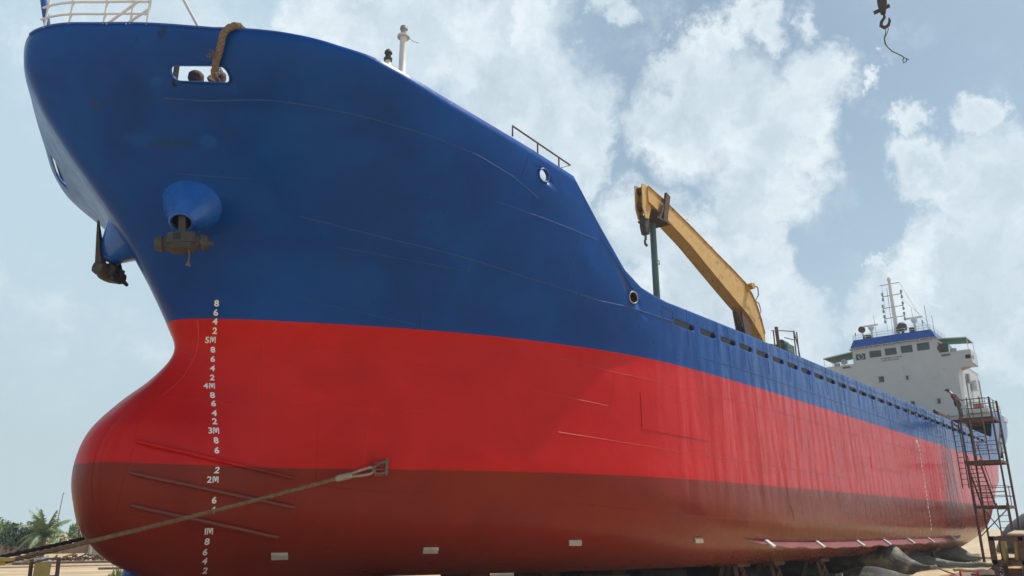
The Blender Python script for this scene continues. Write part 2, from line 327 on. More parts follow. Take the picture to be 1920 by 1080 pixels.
    M['yellowpanel'] = mat('ochre_sheet',(.30,.22,.07),.6,var=.2,vscale=5)
    M['wall'] = mat('weathered_block_wall',(.34,.32,.27),.9,var=.15,vscale=.8,bump=.02,bscale=4,col2=(.15,.15,.13),f2=.56,c2scale=.5)
    M['brick'] = mat('brick_wall',(.17,.11,.085),.9,var=.3,vscale=1.5,bump=.02,bscale=6)
    M['plank'] = mat('sun_bleached_plank',(.42,.33,.22),.85,var=.25,vscale=3)
    M['leaf'] = mat('leaves',(.13,.20,.06),.6,var=.45,vscale=1.1)
    M['leafd'] = mat('dark_leaves',(.040,.075,.038),.6,var=.4,vscale=1.1)
    M['palm'] = mat('palm_leaves',(.17,.23,.10),.5,var=.4,vscale=.9)
    M['bark'] = mat('bark',(.13,.10,.075),.9,bump=.02,bscale=12)
    M['grass'] = mat('grass_blades',(.13,.20,.045),.6,var=.4,vscale=1)
    M['skin'] = mat('skin',(.20,.10,.065),.5,var=.05)
    M['shirt'] = mat('dark_red_shirt',(.13,.07,.075),.9); M['shirt2'] = mat('light_sleeve',(.45,.42,.40),.9)
    M['trouser'] = mat('grey_trousers',(.09,.10,.10),.9); M['cap'] = mat('navy_cap',(.02,.03,.09),.8)
    M['metalgrey'] = mat('grey_metal',(.30,.31,.32),.45,metal=.2,var=.2); M['lamp'] = mat('lamp_glass',(.45,.42,.35),.15)
    M['bluebld'] = mat('blue_sheet_metal',(.10,.17,.26),.6)
    M['deck'] = mat('deck_red_paint',(.15,.05,.04),.7)
# ---------------------------------------------------------------- mesh builder
class MB:
    def __init__(s): s.v=[]; s.f=[]
    def add(s, vs, fs):
        o=len(s.v); s.v += [tuple(q) for q in vs]; s.f += [tuple(i+o for i in f) for f in fs]; return s
    def box(s, c, size, rot=None, ch=0.0):
        """box with bevelled vertical edges when ch > 0"""
        hx,hy,hz = [q/2 for q in size]
        if ch:
            ch = min(ch,hx*.9,hy*.9)
            ring=[(hx,-hy+ch),(hx,hy-ch),(hx-ch,hy),(-hx+ch,hy),(-hx,hy-ch),(-hx,-hy+ch),(-hx+ch,-hy),(hx-ch,-hy)]
            vs=[Vector((a,b,-hz)) for a,b in ring]+[Vector((a,b,hz)) for a,b in ring]
            fs=[tuple(range(7,-1,-1)),tuple(range(8,16))]+[(i,(i+1)%8,(i+1)%8+8,i+8) for i in range(8)]
        else:
            vs=[Vector((a*hx,b*hy,c_*hz)) for c_ in (-1,1) for a,b in ((-1,-1),(1,-1),(1,1),(-1,1))]
            fs=[(3,2,1,0),(4,5,6,7),(0,1,5,4),(1,2,6,5),(2,3,7,6),(3,0,4,7)]
        if rot is not None: vs=[rot@q for q in vs]
        return s.add([q+Vector(c) for q in vs], fs)
    def beam(s, a, b, w, h, up=(0,0,1)):
        a=Vector(a); b=Vector(b); d=(b-a); l=d.length; d.normalize(); u=Vector(up)
        if abs(d.dot(u))>.98: u=Vector((0,1,0))
        side=d.cross(u).normalized(); u=side.cross(d)
        vs=[p_+side*sx*w/2+u*sz*h/2 for p_ in (a,b) for sx,sz in ((-1,-1),(1,-1),(1,1),(-1,1))]
        return s.add(vs,[(3,2,1,0),(4,5,6,7),(0,1,5,4),(1,2,6,5),(2,3,7,6),(3,0,4,7)])
    def tube(s, pts, r, n=8, cap=True, closed=False):
        pts=[Vector(q) for q in pts]; rr = r if isinstance(r,(list,tuple)) else [r]*len(pts)
        m_=len(pts); base=len(s.v); prev=None
        for i,q in enumerate(pts):
            if closed: d=(pts[(i+1)%m_]-pts[i-1])
            else: d=(pts[min(i+1,m_-1)]-pts[max(i-1,0)])
            if d.length<1e-9: d=Vector((0,0,1))
            d.normalize()
            if prev is None:
                a=Vector((0,0,1)) if abs(d.z)<.9 else Vector((1,0,0)); u=d.cross(a).normalized()
            else: u=(prev-d*prev.dot(d)).normalized()
            prev=u; w=d.cross(u)
            for k in range(n):
                t=2*math.pi*k/n; s.v.append(tuple(q+(u*math.cos(t)+w*math.sin(t))*rr[i]))
        for i in range(m_ if closed else m_-1):
            j=(i+1)%m_
            for k in range(n):
                k2=(k+1)%n; s.f.append((base+i*n+k,base+i*n+k2,base+j*n+k2,base+j*n+k))
        if cap and not closed:
            s.f.append(tuple(base+k for k in range(n-1,-1,-1))); s.f.append(tuple(base+(m_-1)*n+k for k in range(n)))
        return s
    def lathe(s, c, prof, n=20, axis=(0,0,1), cap=True):
        """prof: (distance along axis, radius)"""
        ax=Vector(axis).normalized(); a=Vector((1,0,0)) if abs(ax.x)<.9 else Vector((0,1,0)); u=ax.cross(a).normalized(); w=ax.cross(u); c=Vector(c)
        base=len(s.v)
        for h,r in prof:
            for k in range(n):
                t=2*math.pi*k/n; s.v.append(tuple(c+ax*h+(u*math.cos(t)+w*math.sin(t))*r))
        for i in range(len(prof)-1):
            for k in range(n):
                k2=(k+1)%n; s.f.append((base+i*n+k,base+i*n+k2,base+(i+1)*n+k2,base+(i+1)*n+k))
        if cap:
            s.f.append(tuple(base+k for k in range(n-1,-1,-1))); s.f.append(tuple(base+(len(prof)-1)*n+k for k in range(n)))
        return s
    def prism(s, pts, d):
        """closed outline (3D points) pushed along vector d"""
        n=len(pts); d=Vector(d); a=[Vector(q) for q in pts]; b=[q+d for q in a]
        return s.add(a+b,[tuple(range(n-1,-1,-1)),tuple(range(n,2*n))]+[(i,(i+1)%n,(i+1)%n+n,i+n) for i in range(n)])
    def plate(s, outer, holes, d):
        """flat plate with holes; outlines as 3D loops, pushed along d"""
        loops=[[Vector(q) for q in l] for l in [outer]+holes]; tri=tessellate_polygon(loops); flat=[q for l in loops for q in l]; d=Vector(d); n=len(flat)
        fs=[tuple(t) for t in tri]+[tuple(i+n for i in reversed(t)) for t in tri]; o=0
        for l in loops:
            k=len(l); fs+=[(o+i,o+(i+1)%k,o+(i+1)%k+n,o+i+n) for i in range(k)]; o+=k
        return s.add(flat+[q+d for q in flat],fs)
    def build(s, name, m, parent=None, smooth=35, loc=None, fix=True):
        me=bpy.data.meshes.new(name); off=Vector((0,0,0))
        if loc is not None: off=Vector(loc)
        elif parent is not None: off=WL[parent.name]
        me.from_pydata([tuple(Vector(q)-off) for q in s.v],[],s.f); me.update()
        if fix:
            b=bmesh.new(); b.from_mesh(me); bmesh.ops.recalc_face_normals(b,faces=b.faces); b.to_mesh(me); b.free()
        me.materials.append(M[m] if isinstance(m,str) else m)
        if smooth:
            for p_ in me.polygons: p_.use_smooth=True
            me.set_sharp_from_angle(angle=R(smooth))
        o=bpy.data.objects.new(name,me); C.objects.link(o)
        if parent is not None: o.parent=parent; WL[o.name]=WL[parent.name] 
        else: o.location=off; WL[o.name]=off
        return o
WL = {}
def tag(o, label=None, cat=None, group=None, kind=None):
    if label: o['label']=label
    if cat: o['category']=cat
    if group: o['group']=group
    if kind: o['kind']=kind
    return o
def thing(name, loc, label, cat, group=None):
    o=bpy.data.objects.new(name,None); C.objects.link(o); o.location=loc; o.empty_display_size=.3; WL[o.name]=Vector(loc)
    return tag(o,label,cat,group)
def arc(c, r, a0, a1, n, u=(1,0,0), w=(0,0,1)):
    c=Vector(c);u=Vector(u);w=Vector(w)
    return [c+u*math.cos(R(a0+(a1-a0)*i/n))*r+w*math.sin(R(a0+(a1-a0)*i/n))*r for i in range(n+1)]
def rope_strands(mb, pts, r, pitch, k=3, n=6, sub=8):
    """twisted strands laid along a path"""
    P=[Vector(q) for q in pts]; Q=[]
    for i in range(len(P)-1):
        p0=P[max(i-1,0)];p1=P[i];p2=P[i+1];p3=P[min(i+2,len(P)-1)]
        m_=max(2,int((p2-p1).length/pitch*sub))
        for j in range(m_):
            t=j/m_; Q.append(.5*(2*p1+(p2-p0)*t+(2*p0-5*p1+4*p2-p3)*t*t+(3*p1-p0-3*p2+p3)*t**3))
    Q.append(P[-1]); L_=[0]
    for a,b in zip(Q,Q[1:]): L_.append(L_[-1]+(b-a).length)
    for s_ in range(k):
        out=[]; prev=None
        for i,q in enumerate(Q):
            d=(Q[min(i+1,len(Q)-1)]-Q[max(i-1,0)]).normalized()
            if prev is None: a=Vector((0,0,1)) if abs(d.z)<.9 else Vector((1,0,0)); u=d.cross(a).normalized()
            else: u=(prev-d*prev.dot(d)).normalized()
            prev=u; w=d.cross(u); t=2*math.pi*(L_[i]/pitch+s_/k); out.append(q+(u*math.cos(t)+w*math.sin(t))*r*.52)
        mb.tube(out,r*.55,n)
    return Q
def copy_tree(o, parent=None):
    c=o.copy(); C.objects.link(c); c.parent=parent
    if parent is None: WL[c.name]=Vector(c.location)
    for ch in list(o.children): copy_tree(ch,c)
    return c

mk()
CL_Y = HBM
# ================================================================ the ship
ship = thing('cargo_ship',(RX,RY,0),'blue and red cargo ship with a bulbous bow, hauled out on the yard ground','cargo ship')
ZA = 6.0
def vmap(u, v):
    if v <= 1: return v*ZA
    return ZA+(v-1)*(ztop_c(u)-ZA)
_zt = {}
def ztop_c(u):
    k = round(u,4)
    if k not in _zt: _zt[k] = ztop(u)
    return _zt[k]
def uz2v(u, z): return z/ZA if z <= ZA else 1+(z-ZA)/(ztop_c(u)-ZA)
HOLES = []      # (loop of (u,z))
def capsule_uz(u0, z0, u1, z1, h, n=8):
    """rounded slot between two hull points, h = half height (metres)"""
    k = h/ .33
    out = []
    for i in range(n+1): t = R(90-180*i/n); out.append((u1-.0+math.cos(t)*h*EU, z1+math.sin(t)*h))
    for i in range(n+1): t = R(270-180*i/n); out.append((u0+math.cos(t)*h*EU, z0+math.sin(t)*h))
    return out
EU = 1.05
HOLES.append(capsule_uz(4.56,9.53,5.49,9.42,.115))                    # mooring chock at the bow
HOLES.append([(u_of_x(13.48+.19*math.cos(R(a)),9.04+.155*math.sin(R(a))), 9.04+.155*math.sin(R(a))) for a in range(0,360,24)])
HOLES.append([(u_of_x(17.42+.19*math.cos(R(a)),6.94+.155*math.sin(R(a))), 6.94+.155*math.sin(R(a))) for a in range(0,360,24)])
slots = []
xs_ = [(19.42,20.55),(20.93,21.88),(22.22,23.22),(23.50,24.44),(24.80,25.74)]
while len(xs_) < 32: a = xs_[-1][0]+1.315; xs_.append((a,a+.95))
def xz(x, z): return (u_of_x(x,z), z)
for a,b in xs_:
    r = .085; lp = []
    for i in range(5): t = R(90-180*i/4); lp.append(xz(b-r+math.cos(t)*r, 6.67+math.sin(t)*r))
    for i in range(5): t = R(270-180*i/4); lp.append(xz(a+r+math.cos(t)*r, 6.67+math.sin(t)*r))
    slots.append(lp)
allh = HOLES+slots
us = [i*.06 for i in range(0,100)]+[6+i*.1 for i in range(0,36)]+[9.6+i*.05 for i in range(0,40)]+[11.6+.1*i for i in range(0,24)]+[14+.2*i for i in range(0,15)]+[17+.12*i for i in range(0,50)]+[NK-1.001]
us = sorted(set(round(q,4) for q in us if q <= NK-1.001))
vs = [0,.012,.025,.04,.055,.075,.095,.12,.145,.17]+[.2+.02*i for i in range(41)]+[1+.04*i for i in range(1,25)]+[2.0]
vs = [q for q in vs if not (1.3 < q < 1.85 and False)]
rects = []
for h in allh:
    pv = [(u,uz2v(u,z)) for u,z in h]
    if h in slots: du,dv = .018,.055
    else: du,dv = (.07,.03) if h is HOLES[0] else (.02,.03)
    rects.append([min(q[0] for q in pv)-du,max(q[0] for q in pv)+du,min(q[1] for q in pv)-dv,max(q[1] for q in pv)+dv,pv])
# slots share one pair of rows
sv0 = min(r[2] for r in rects[3:]); sv1 = max(r[3] for r in rects[3:])
for r in rects[3:]: r[2],r[3] = sv0,sv1
def snap(lst, q, tol):
    for a in list(lst):
        if a != q and abs(a-q) < tol and a not in (0,2.0,1.0): lst.remove(a)
    if q not in lst: lst.append(q)
keepu=set(); keepv=set()
for r in rects: keepu|={r[0],r[1]}; keepv|={r[2],r[3]}
us = [a for a in us if all(abs(a-k)>.012 for k in keepu)]+sorted(keepu); us = sorted(set(us))
vs = [a for a in vs if a in (0,1,2.0) or all(abs(a-k)>.008 for k in keepv)]+sorted(keepv); vs = sorted(set(vs))
verts=[]; idx={}
def P3(u, v):
    return surf(u, vmap(u,v))
for j,v in enumerate(vs):
    for i,u in enumerate(us): idx[i,j]=len(verts); verts.append(P3(u,v))
faces=[]; dead=set()
for r in rects:
    i0,i1,j0,j1 = us.index(r[0]),us.index(r[1]),vs.index(r[2]),vs.index(r[3])
    for i in range(i0,i1):
        for j in range(j0,j1): dead.add((i,j))
    per = [(i,j0) for i in range(i0,i1)]+[(i1,j) for j in range(j0,j1)]+[(i,j1) for i in range(i1,i0,-1)]+[(i0,j) for j in range(j1,j0,-1)]
    pu = [(us[i],vs[j]) for i,j in per]; pi = [idx[q] for q in per]
    hi = []
    for (u,v) in r[4]: hi.append(len(verts)); verts.append(P3(u,v))
    su = (verts[idx[i1,j0]][0]-verts[idx[i0,j0]][0])/(r[1]-r[0]); sz = (verts[idx[i0,j1]][2]-verts[idx[i0,j0]][2])/(r[3]-r[2])
    tri = tessellate_polygon([[Vector((u*su,v*sz,0)) for u,v in pu],[Vector((u*su,v*sz,0)) for u,v in r[4]]])
    al = pi+hi
    for t in tri: faces.append(tuple(al[k] for k in t))
for i in range(len(us)-1):
    for j in range(len(vs)-1):
        if (i,j) not in dead: faces.append((idx[i,j],idx[i+1,j],idx[i+1,j+1],idx[i,j+1]))
nv = len(verts); nf = len(faces)
verts += [(x,2*HBM-y,z) for x,y,z in verts]; faces += [tuple(q+nv for q in reversed(f)) for f in faces]
for i in range(len(us)-1): a,b = idx[i,0],idx[i+1,0]; faces.append((b,a,a+nv,b+nv))
me = bpy.data.meshes.new('hull'); me.from_pydata([Vector(q)-Vector((RX,RY,0)) for q in verts],[],faces)
b_ = bmesh.new(); b_.from_mesh(me); bmesh.ops.remove_doubles(b_,verts=b_.verts,dist=.0015)
bmesh.ops.dissolve_degenerate(b_,dist=.0005,edges=b_.edges); bmesh.ops.recalc_face_normals(b_,faces=b_.faces)
# make sure normals look outboard
fm = min(b_.faces, key=lambda f:(f.calc_center_median()-Vector((0,-HBM,3))).length)
if fm.normal.y > 0: bmesh.ops.reverse_faces(b_,faces=b_.faces)
b_.to_mesh(me); b_.free(); me.materials.append(M['hull'])
for p_ in me.polygons: p_.use_smooth = True
me.set_sharp_from_angle(angle=R(40))
hull = bpy.data.objects.new('hull',me); C.objects.link(hull); hull.parent = ship; WL['hull'] = Vector((RX,RY,0))
so = hull.modifiers.new('s','SOLIDIFY'); so.thickness = .025; so.offset = -1; so.use_even_offset = False
tag(hull,'smooth blue, red and brown painted hull')
def hn(u, z):
    a = Vector(surf(u,z)); b = Vector(surf(u+.02,z)); c = Vector(surf(u,min(z+.02,ztop_c(u))+0.0)) if z+.02 <= ztop_c(u) else Vector(surf(u,z-.02))
    t = (b-a).normalized(); w = (c-a).normalized()
    if c.z < a.z: w = -w
    n = w.cross(t).normalized()
    if n.y > 0: n = -n
    return a, n, t, w
def on(u, z, d=0.0):
    a,n,_,_ = hn(u,z); return a+n*d
def resamp(l, n=8):
    o=[]
    for a,b in zip(l,l[1:]):
        for k in range(n): o.append((a[0]+(b[0]-a[0])*k/n,a[1]+(b[1]-a[1])*k/n))
    return o+[l[-1]]
# weld seams standing proud of the plating
LINES = {
'knuckle':[(4.01,9.214),(4.863,9.113),(6.154,9.041),(7.296,8.918),(8.164,8.833),(9.08,8.79),(9.47,8.788),(9.816,8.684),(10.029,8.456)],
'upper_b':[(9.31,8.039),(10.205,8.069),(10.602,8.074)],
'deck':[(5.406,7.387),(6.205,7.208),(6.959,7.057),(7.497,6.986),(8.126,6.889),(8.651,6.798),(9.086,6.721),(9.642,6.66),(10.119,6.601),(10.619,6.645),(11.148,6.662)],
's3':[(5.881,6.88),(6.914,6.748),(7.963,6.652)],
'v3':[(8.141,6.882),(7.953,6.632)],
's4':[(4.612,5.897),(5.507,5.755),(6.592,5.542)],
's4b':[(3.416,8.085),(3.936,8.031),(4.868,7.975)],
's5':[(2.15,3.722),(3.4,3.699),(4.024,3.7),(4.61,3.655),(5.91,3.639),(6.802,3.632)],
'v5':[(3.83,5.026),(4.025,3.689)],
's6':[(3.825,5.06),(4.897,4.901),(5.867,4.755),(6.936,4.549)],
'v7':[(5.081,3.615),(5.004,1.983)],
'v8':[(5.928,3.628),(5.814,2.381)],
'b1':[(1.935,3.302),(2.219,2.808),(2.229,2.392),(2.12,1.844),(1.985,1.456)],
'b2':[(1.757,3.274),(1.449,2.955),(1.354,2.587),(1.374,2.313),(1.464,1.89),(1.388,1.437)],
'b3':[(1.388,1.437),(2.263,1.351),(2.649,1.266),(3.083,1.117),(3.69,1.032),(4.393,0.953),(4.837,0.761),(5.496,0.66),(6.255,0.575),(7.229,0.504),(8.312,0.407)],
'neck':[(2.05,5.429),(2.029,4.894),(2.127,4.593),(2.265,4.213),(2.15,3.722)],
'neck2':[(2.152,4.593),(1.645,4.626)],
'neck3':[(2.279,4.2),(1.853,4.266)],
'm1':[(8.898,5.119),(9.943,4.922),(11.12,4.834),(12.281,4.838),(12.907,4.786)],
'm2':[(8.531,4.26),(9.779,4.041)],
'vm':[(9.925,4.918),(9.782,3.8)],
'm3':[(8.947,3.301),(10.026,3.156),(11.167,3.046),(12.209,2.997),(13.113,2.966)],
'm4':[(8.677,1.733),(10.381,1.476),(12.09,1.258),(13.121,1.19)],
'r2':[(12.214,1.814),(12.637,1.839),(12.633,1.364)],
'r3':[(12.918,1.628),(13.877,1.6),(18.876,1.755)],
'v10':[(10.349,7.956),(9.657,6.675)],
'bline':[(5.048,1.983),(5.97,1.862),(6.818,1.85)],
'door':[(11.1,7.031),(11.187,6.941),(11.131,6.62),(11.05,6.647),(11.056,6.822),(11.1,7.031)],
'u1':[(11.3,5.9),(12.0,5.9),(13.5,5.9),(16,5.9)],
't1':[(13.2,3.9),(14.2,3.9),(14.9,3.95)],
't2':[(13.1,4.75),(14.9,4.75),(16,4.75)],
'hb':[(12.4,6.98),(14,6.98),(16.5,6.98)],
'jj':[(6.85,6.05),(6.62,5.46)],
'kk':[(1.15,3.6),(1.0,2.6),(1.05,1.7),(1.3,1.0)],
'v9':[(10.35,9.5),(9.95,8.75)]}
mb = MB()
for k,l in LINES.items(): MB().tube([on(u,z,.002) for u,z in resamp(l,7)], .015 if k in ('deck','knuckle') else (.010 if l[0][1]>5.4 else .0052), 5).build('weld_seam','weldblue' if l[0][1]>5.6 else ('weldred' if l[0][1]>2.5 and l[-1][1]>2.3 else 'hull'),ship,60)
# doubler plates
mb = MB()
def patch(mb, u0, z0, u1, z1, d, sk0=0, sk1=0, n=14):
    top=[];bot=[]
    for i in range(n+1):
        t=i/n; u=u0+(u1-u0)*t; top.append((u,z1+sk1*t)); bot.append((u+ (0),z0+sk0*t))
    V=[on(u,z,d) for u,z in bot]+[on(u,z,d) for u,z in top]+[on(u,z,-.01) for u,z in bot]+[on(u,z,-.01) for u,z in top]; k=n+1
    F=[(i,i+1,i+1+k,i+k) for i in range(n)]+[(i+2*k,i+1+2*k,i+1,i) for i in range(n)]+[(i+k,i+1+k,i+1+3*k,i+3*k) for i in range(n)]+[(0,k,3*k,2*k),(n,2*k+n,3*k+n,k+n)]
    mb.add(V,F)
patch(mb,10.36,3.54,11.30,4.49,.014,-.08,-.05); mb.build('doubler_plate','hull',ship,30)
mb = MB(); patch(mb,13.37,3.51,13.96,4.0,.012,.05,.12); mb.build('doubler_plate','hull',ship,30)
mb = MB(); patch(mb,12.2,1.36,12.64,1.82,.012,0,.02); mb.build('doubler_plate','hull',ship,30)
# guard bars on the bulb
for l in ([(2.251,2.724),(3.064,2.547),(3.79,2.348),(4.63,2.128)],[(2.278,2.123),(3.096,1.935),(3.795,1.743),(4.678,1.535)],[(2.252,1.536),(2.974,1.348),(3.624,1.158),(4.366,0.942)]):
    mb = MB(); q = resamp(l,5); pts = [on(u,z,.045) for u,z in q]; pts[0] = on(*q[0],.01); pts[-1] = on(*q[-1],.01)
    mb.tube(pts,.042,10)
    mb.build('guard_bar','brownpaint' if l[0][1]<2.3 and l[1][1]<2.2 else 'hull',ship,50)
# draft marks
def text_mesh(txt, size, bold=.0, font_x=1.0):
    cu = bpy.data.curves.new('t','FONT'); cu.body = txt; cu.size = size; cu.offset = bold; cu.resolution_u = 3; cu.fill_mode = 'FRONT' if hasattr(cu,'fill_mode') else cu.fill_mode
    o = bpy.data.objects.new('t',cu); C.objects.link(o); bpy.context.view_layer.update()
    dg = bpy.context.evaluated_depsgraph_get(); me = bpy.data.meshes.new_from_object(o.evaluated_get(dg))
    V = [(v.co.x*font_x,v.co.y) for v in me.vertices]; F = [tuple(p.vertices) for p in me.polygons]
    bpy.data.objects.remove(o); bpy.data.curves.remove(cu); bpy.data.meshes.remove(me)
    return V,F
def glyph_m(h, th):
    w=h*.95; q=lambda *p_: [tuple(t) for t in p_]
    V=[(0,0),(th,0),(th,h),(0,h),(w-th,0),(w,0),(w,h),(w-th,h),(th,h),(th+th*1.15,h),(w/2+th*.55,h*.18),(w/2-th*.55,h*.18),(w-th-th*1.15,h),(w-th,h),(w/2+th*.55,h*.18),(w/2-th*.55,h*.18)]
    return V,[(0,1,2,3),(4,5,6,7),(8,11,10,9),(12,15,14,13)]
def put_text(mb, txt, u, z, size, right=False, bold=.006, lean=0, fx=1.0, d=.006):
    V,F = text_mesh(txt.replace('M',''),size,bold,fx)
    if 'M' in txt:
        x0=max(q[0] for q in V)+size*.09; gv,gf=glyph_m(size*.72,size*.125); o_=len(V); V=V+[(x0+a,b) for a,b in gv]; F=F+[tuple(i+o_ for i in f) for f in gf]
    w = max(q[0] for q in V)
    a,n,t,_ = hn(u,z); out=[]; nb=[q for q in BM if abs(q[2]-z)<.35]
    if nb and a.x<12: lean=(lambda A,B:(A.x-B.x)/(A.z-B.z))(Vector(surf(max(nb,key=lambda q:q[2])[1],max(nb,key=lambda q:q[2])[2])),Vector(surf(min(nb,key=lambda q:q[2])[1],min(nb,key=lambda q:q[2])[2])))
    for x,y in V:
        xx = (x-w if right else x); out.append(on(u_of_x(a.x+xx*t.x+lean*y, z+y), z+y, d))
    mb.add(out,F); mb.build('draft_mark','whitemark',ship,0,fix=False)
BM = [('8',2.926,5.759),('6',2.822,5.574),('4',2.759,5.398),('2',2.743,5.216),('5M',2.693,5.03),('8',2.807,4.826),('6',2.914,4.62),('4',3.033,4.41),('2',3.126,4.198),('4M',3.174,4.003),('8',3.278,3.8),('6',3.329,3.617),('4',3.363,3.407),('2',3.379,3.227),('3M',3.38,3.028),('8',3.425,2.83),('6',3.444,2.629),('2',3.454,2.233),('2M',3.417,2.042),('6',3.42,1.649),('4',3.39,1.46),('1M',3.273,1.05),('8',3.23,0.854),('6',3.199,0.651),('4',3.129,0.471),('2',2.86,0.278)]
for s_,u,z in BM: put_text(MB(),s_,u+(.055 if len(s_)<2 else .09),z-.052,.172,True,.006 if len(s_)<2 else .004,fx=1.15,d=.014)
mb = MB(); ua = u_of_x(44.2,3)
for k in range(1,26):
    z = 1.0+.2*(k-1)
    s_ = ('%dM'%round(z)) if abs(z-round(z))<.01 else str(int(round((z-int(z))*10)))
    if z < 5.15: put_text(MB(),s_,u_of_x(44.15,z),z,.15,True,.010,fx=1.3)
put_text(MB(),'450',u_of_x(43.6,5.1),5.16,.24,False,.008)
# sacrificial anodes
def anode(u, z, L_=.30, H_=.14, tilt=0):
    a,n,t,w = hn(u,z); mb = MB(); rot = Matrix((t,w,n)).transposed()
    mb.box(a+n*.03,(L_,H_,.06),rot,ch=.006); mb.beam(a+n*.03-w*(H_/2+.02),a+n*.03+w*(H_/2+.02),.03,.012,n)
    return mb.build('zinc_anode','zinc',ship,30)
for u,z in ((4.408,.554),(6.794,.638),(8.911,.774),(10.787,.787)): anode(u,z,.36,.18)
# bilge keel
kp = [(23.2,.82,.02),(24.2,.72,.20),(26.2,.66,.30),(29,.62,.32),(33,.60,.32),(38,.60,.32),(43,.60,.32),(47.5,.62,.30),(49.8,.66,.12),(50.8,.70,.02)]
V=[];F=[]; N_=90
for i in range(N_+1):
    x = 23.2+27.6*i/N_; z = _lin([(q[0],q[1]) for q in kp],x); w_ = _lin([(q[0],q[2]) for q in kp],x)
    w_ += .018*math.sin(x*2.3)+.012*math.sin(x*5.1); a,n,t,_ = hn(u_of_x(x,z),z); d = Vector((0,-.80,-.60)); e = a-d*.06; f_ = a+d*max(w_,.01)+Vector((0,0,.02*math.sin(x*3.1)))
    for q,h in ((e,.012),(f_,.012),(f_,-.012),(e,-.012)): V.append(q+Vector((0,0,h)))
for i in range(N_):
    for k in range(4): F.append((i*4+k,i*4+(k+1)%4,(i+1)*4+(k+1)%4,(i+1)*4+k))
F += [(0,1,2,3),(N_*4+3,N_*4+2,N_*4+1,N_*4)]
bk = MB().add(V,F).build('bilge_keel','keelpaint',ship,30)
for x in (24.6,28.8,33.1,36.5,40.1,43.7,48.6):
    z=_lin([(q[0],q[1]) for q in kp],x); a,n,t,w = hn(u_of_x(x,z),z); d=Vector((0,-.80,-.60)); up=t.cross(d).normalized(); up = up if up.z>0 else -up
    mb=MB(); mb.box(a+d*.17+up*.04,(.22,.32,.06),Matrix((t,d,up)).transposed(),ch=.006); mb.build('zinc_anode','zinc',ship,30)
# hawse pockets (both bows)
def pocket(mir):
    ring=[];N_=36
    for k in range(N_):
        t=2*math.pi*k/N_; u=3.27+.72*math.cos(t)+.27*math.sin(t); z=7.52+.46*math.sin(t); ring.append(on(u,z,-.03))
    mc=Vector((7.12,4.56,7.03)) if mir else Vector((7.03,4.32,7.0)); ax=(mc-Vector((7.31,4.70,7.6))).normalized(); ax=(ax+Vector((-.1,-.15,-.35))).normalized()
    e1=ax.cross(Vector((0,0,1))).normalized(); e2=e1.cross(ax).normalized()
    # match ring order
    cen=sum(ring,Vector())/N_
    def angle(q): d=q-cen; return math.atan2(d.dot(e2),d.dot(e1))
    rm=[mc+(e1*math.cos(angle(q))+e2*math.sin(angle(q)))*.235 for q in ring]
    ri=[mc-ax*.02+(e1*math.cos(angle(q))+e2*math.sin(angle(q)))*.185 for q in ring]
    rd=[mc-ax*.75+(e1*math.cos(angle(q))+e2*math.sin(angle(q)))*.185 for q in ring]
    fl=lambda q: Vector((q.x,2*HBM-q.y,q.z)) if mir else q
    V=[fl(q) for l in (ring,rm) for q in l]; F=[(k,(k+1)%N_,(k+1)%N_+N_,k+N_) for k in range(N_)]
    po=MB().add(V,F).build('hawse_pocket','bluepocket',ship,50)
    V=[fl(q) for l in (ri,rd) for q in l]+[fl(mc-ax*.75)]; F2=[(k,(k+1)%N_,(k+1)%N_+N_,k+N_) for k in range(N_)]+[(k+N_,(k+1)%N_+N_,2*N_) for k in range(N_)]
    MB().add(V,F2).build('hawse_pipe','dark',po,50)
    li=[fl(mc+(e1*math.cos(R(a))+e2*math.sin(R(a)))*.212) for a in range(0,360,12)]
    MB().tube(li,.032,8,closed=True).build('lip','bluepocket',po,60)
    return fl(mc), Vector((ax.x,-ax.y if mir else ax.y,ax.z))
mcP,axP = pocket(False); mcS,axS = pocket(True)
# collars of the mooring holes
def collar(loop, r, m_, name='chock_collar'):
    pts=[on(u,z,.012) for u,z in loop]; return MB().tube(pts,r,8,closed=True).build(name,m_,ship,60)
collar(HOLES[0],.012,'blue'); collar(HOLES[1],.018,'blue','panama_chock'); collar(HOLES[2],.022,'metalgrey','panama_chock')
for h in HOLES[2:]:
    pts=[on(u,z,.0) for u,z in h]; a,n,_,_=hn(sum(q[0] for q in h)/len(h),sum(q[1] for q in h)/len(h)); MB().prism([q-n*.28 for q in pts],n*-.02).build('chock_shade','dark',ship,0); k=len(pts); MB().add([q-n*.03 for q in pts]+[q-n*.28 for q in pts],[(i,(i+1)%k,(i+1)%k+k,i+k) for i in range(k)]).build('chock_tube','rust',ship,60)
for h in HOLES[1:]:
    pts=[on(u,z,.0) for u,z in h]; a,n,_,_=hn(sum(q[0] for q in h)/len(h),sum(q[1] for q in h)/len(h)); k=len(pts)
    MB().add(pts+[q-n*.09 for q in pts],[(i,(i+1)%k,(i+1)%k+k,i+k) for i in range(k)]).build('chock_barrel','blue',ship,60)
lp_=[on(u,z,-.06) for u,z in HOLES[0]]; lp_=[Vector((q.x,2*HBM-q.y,q.z)) for q in lp_]
MB().prism(lp_,(.0,-.04,.0)).build('chock_far_shade','dark',ship,0)  # dark sheet in the starboard chock, standing for shade inside the hole
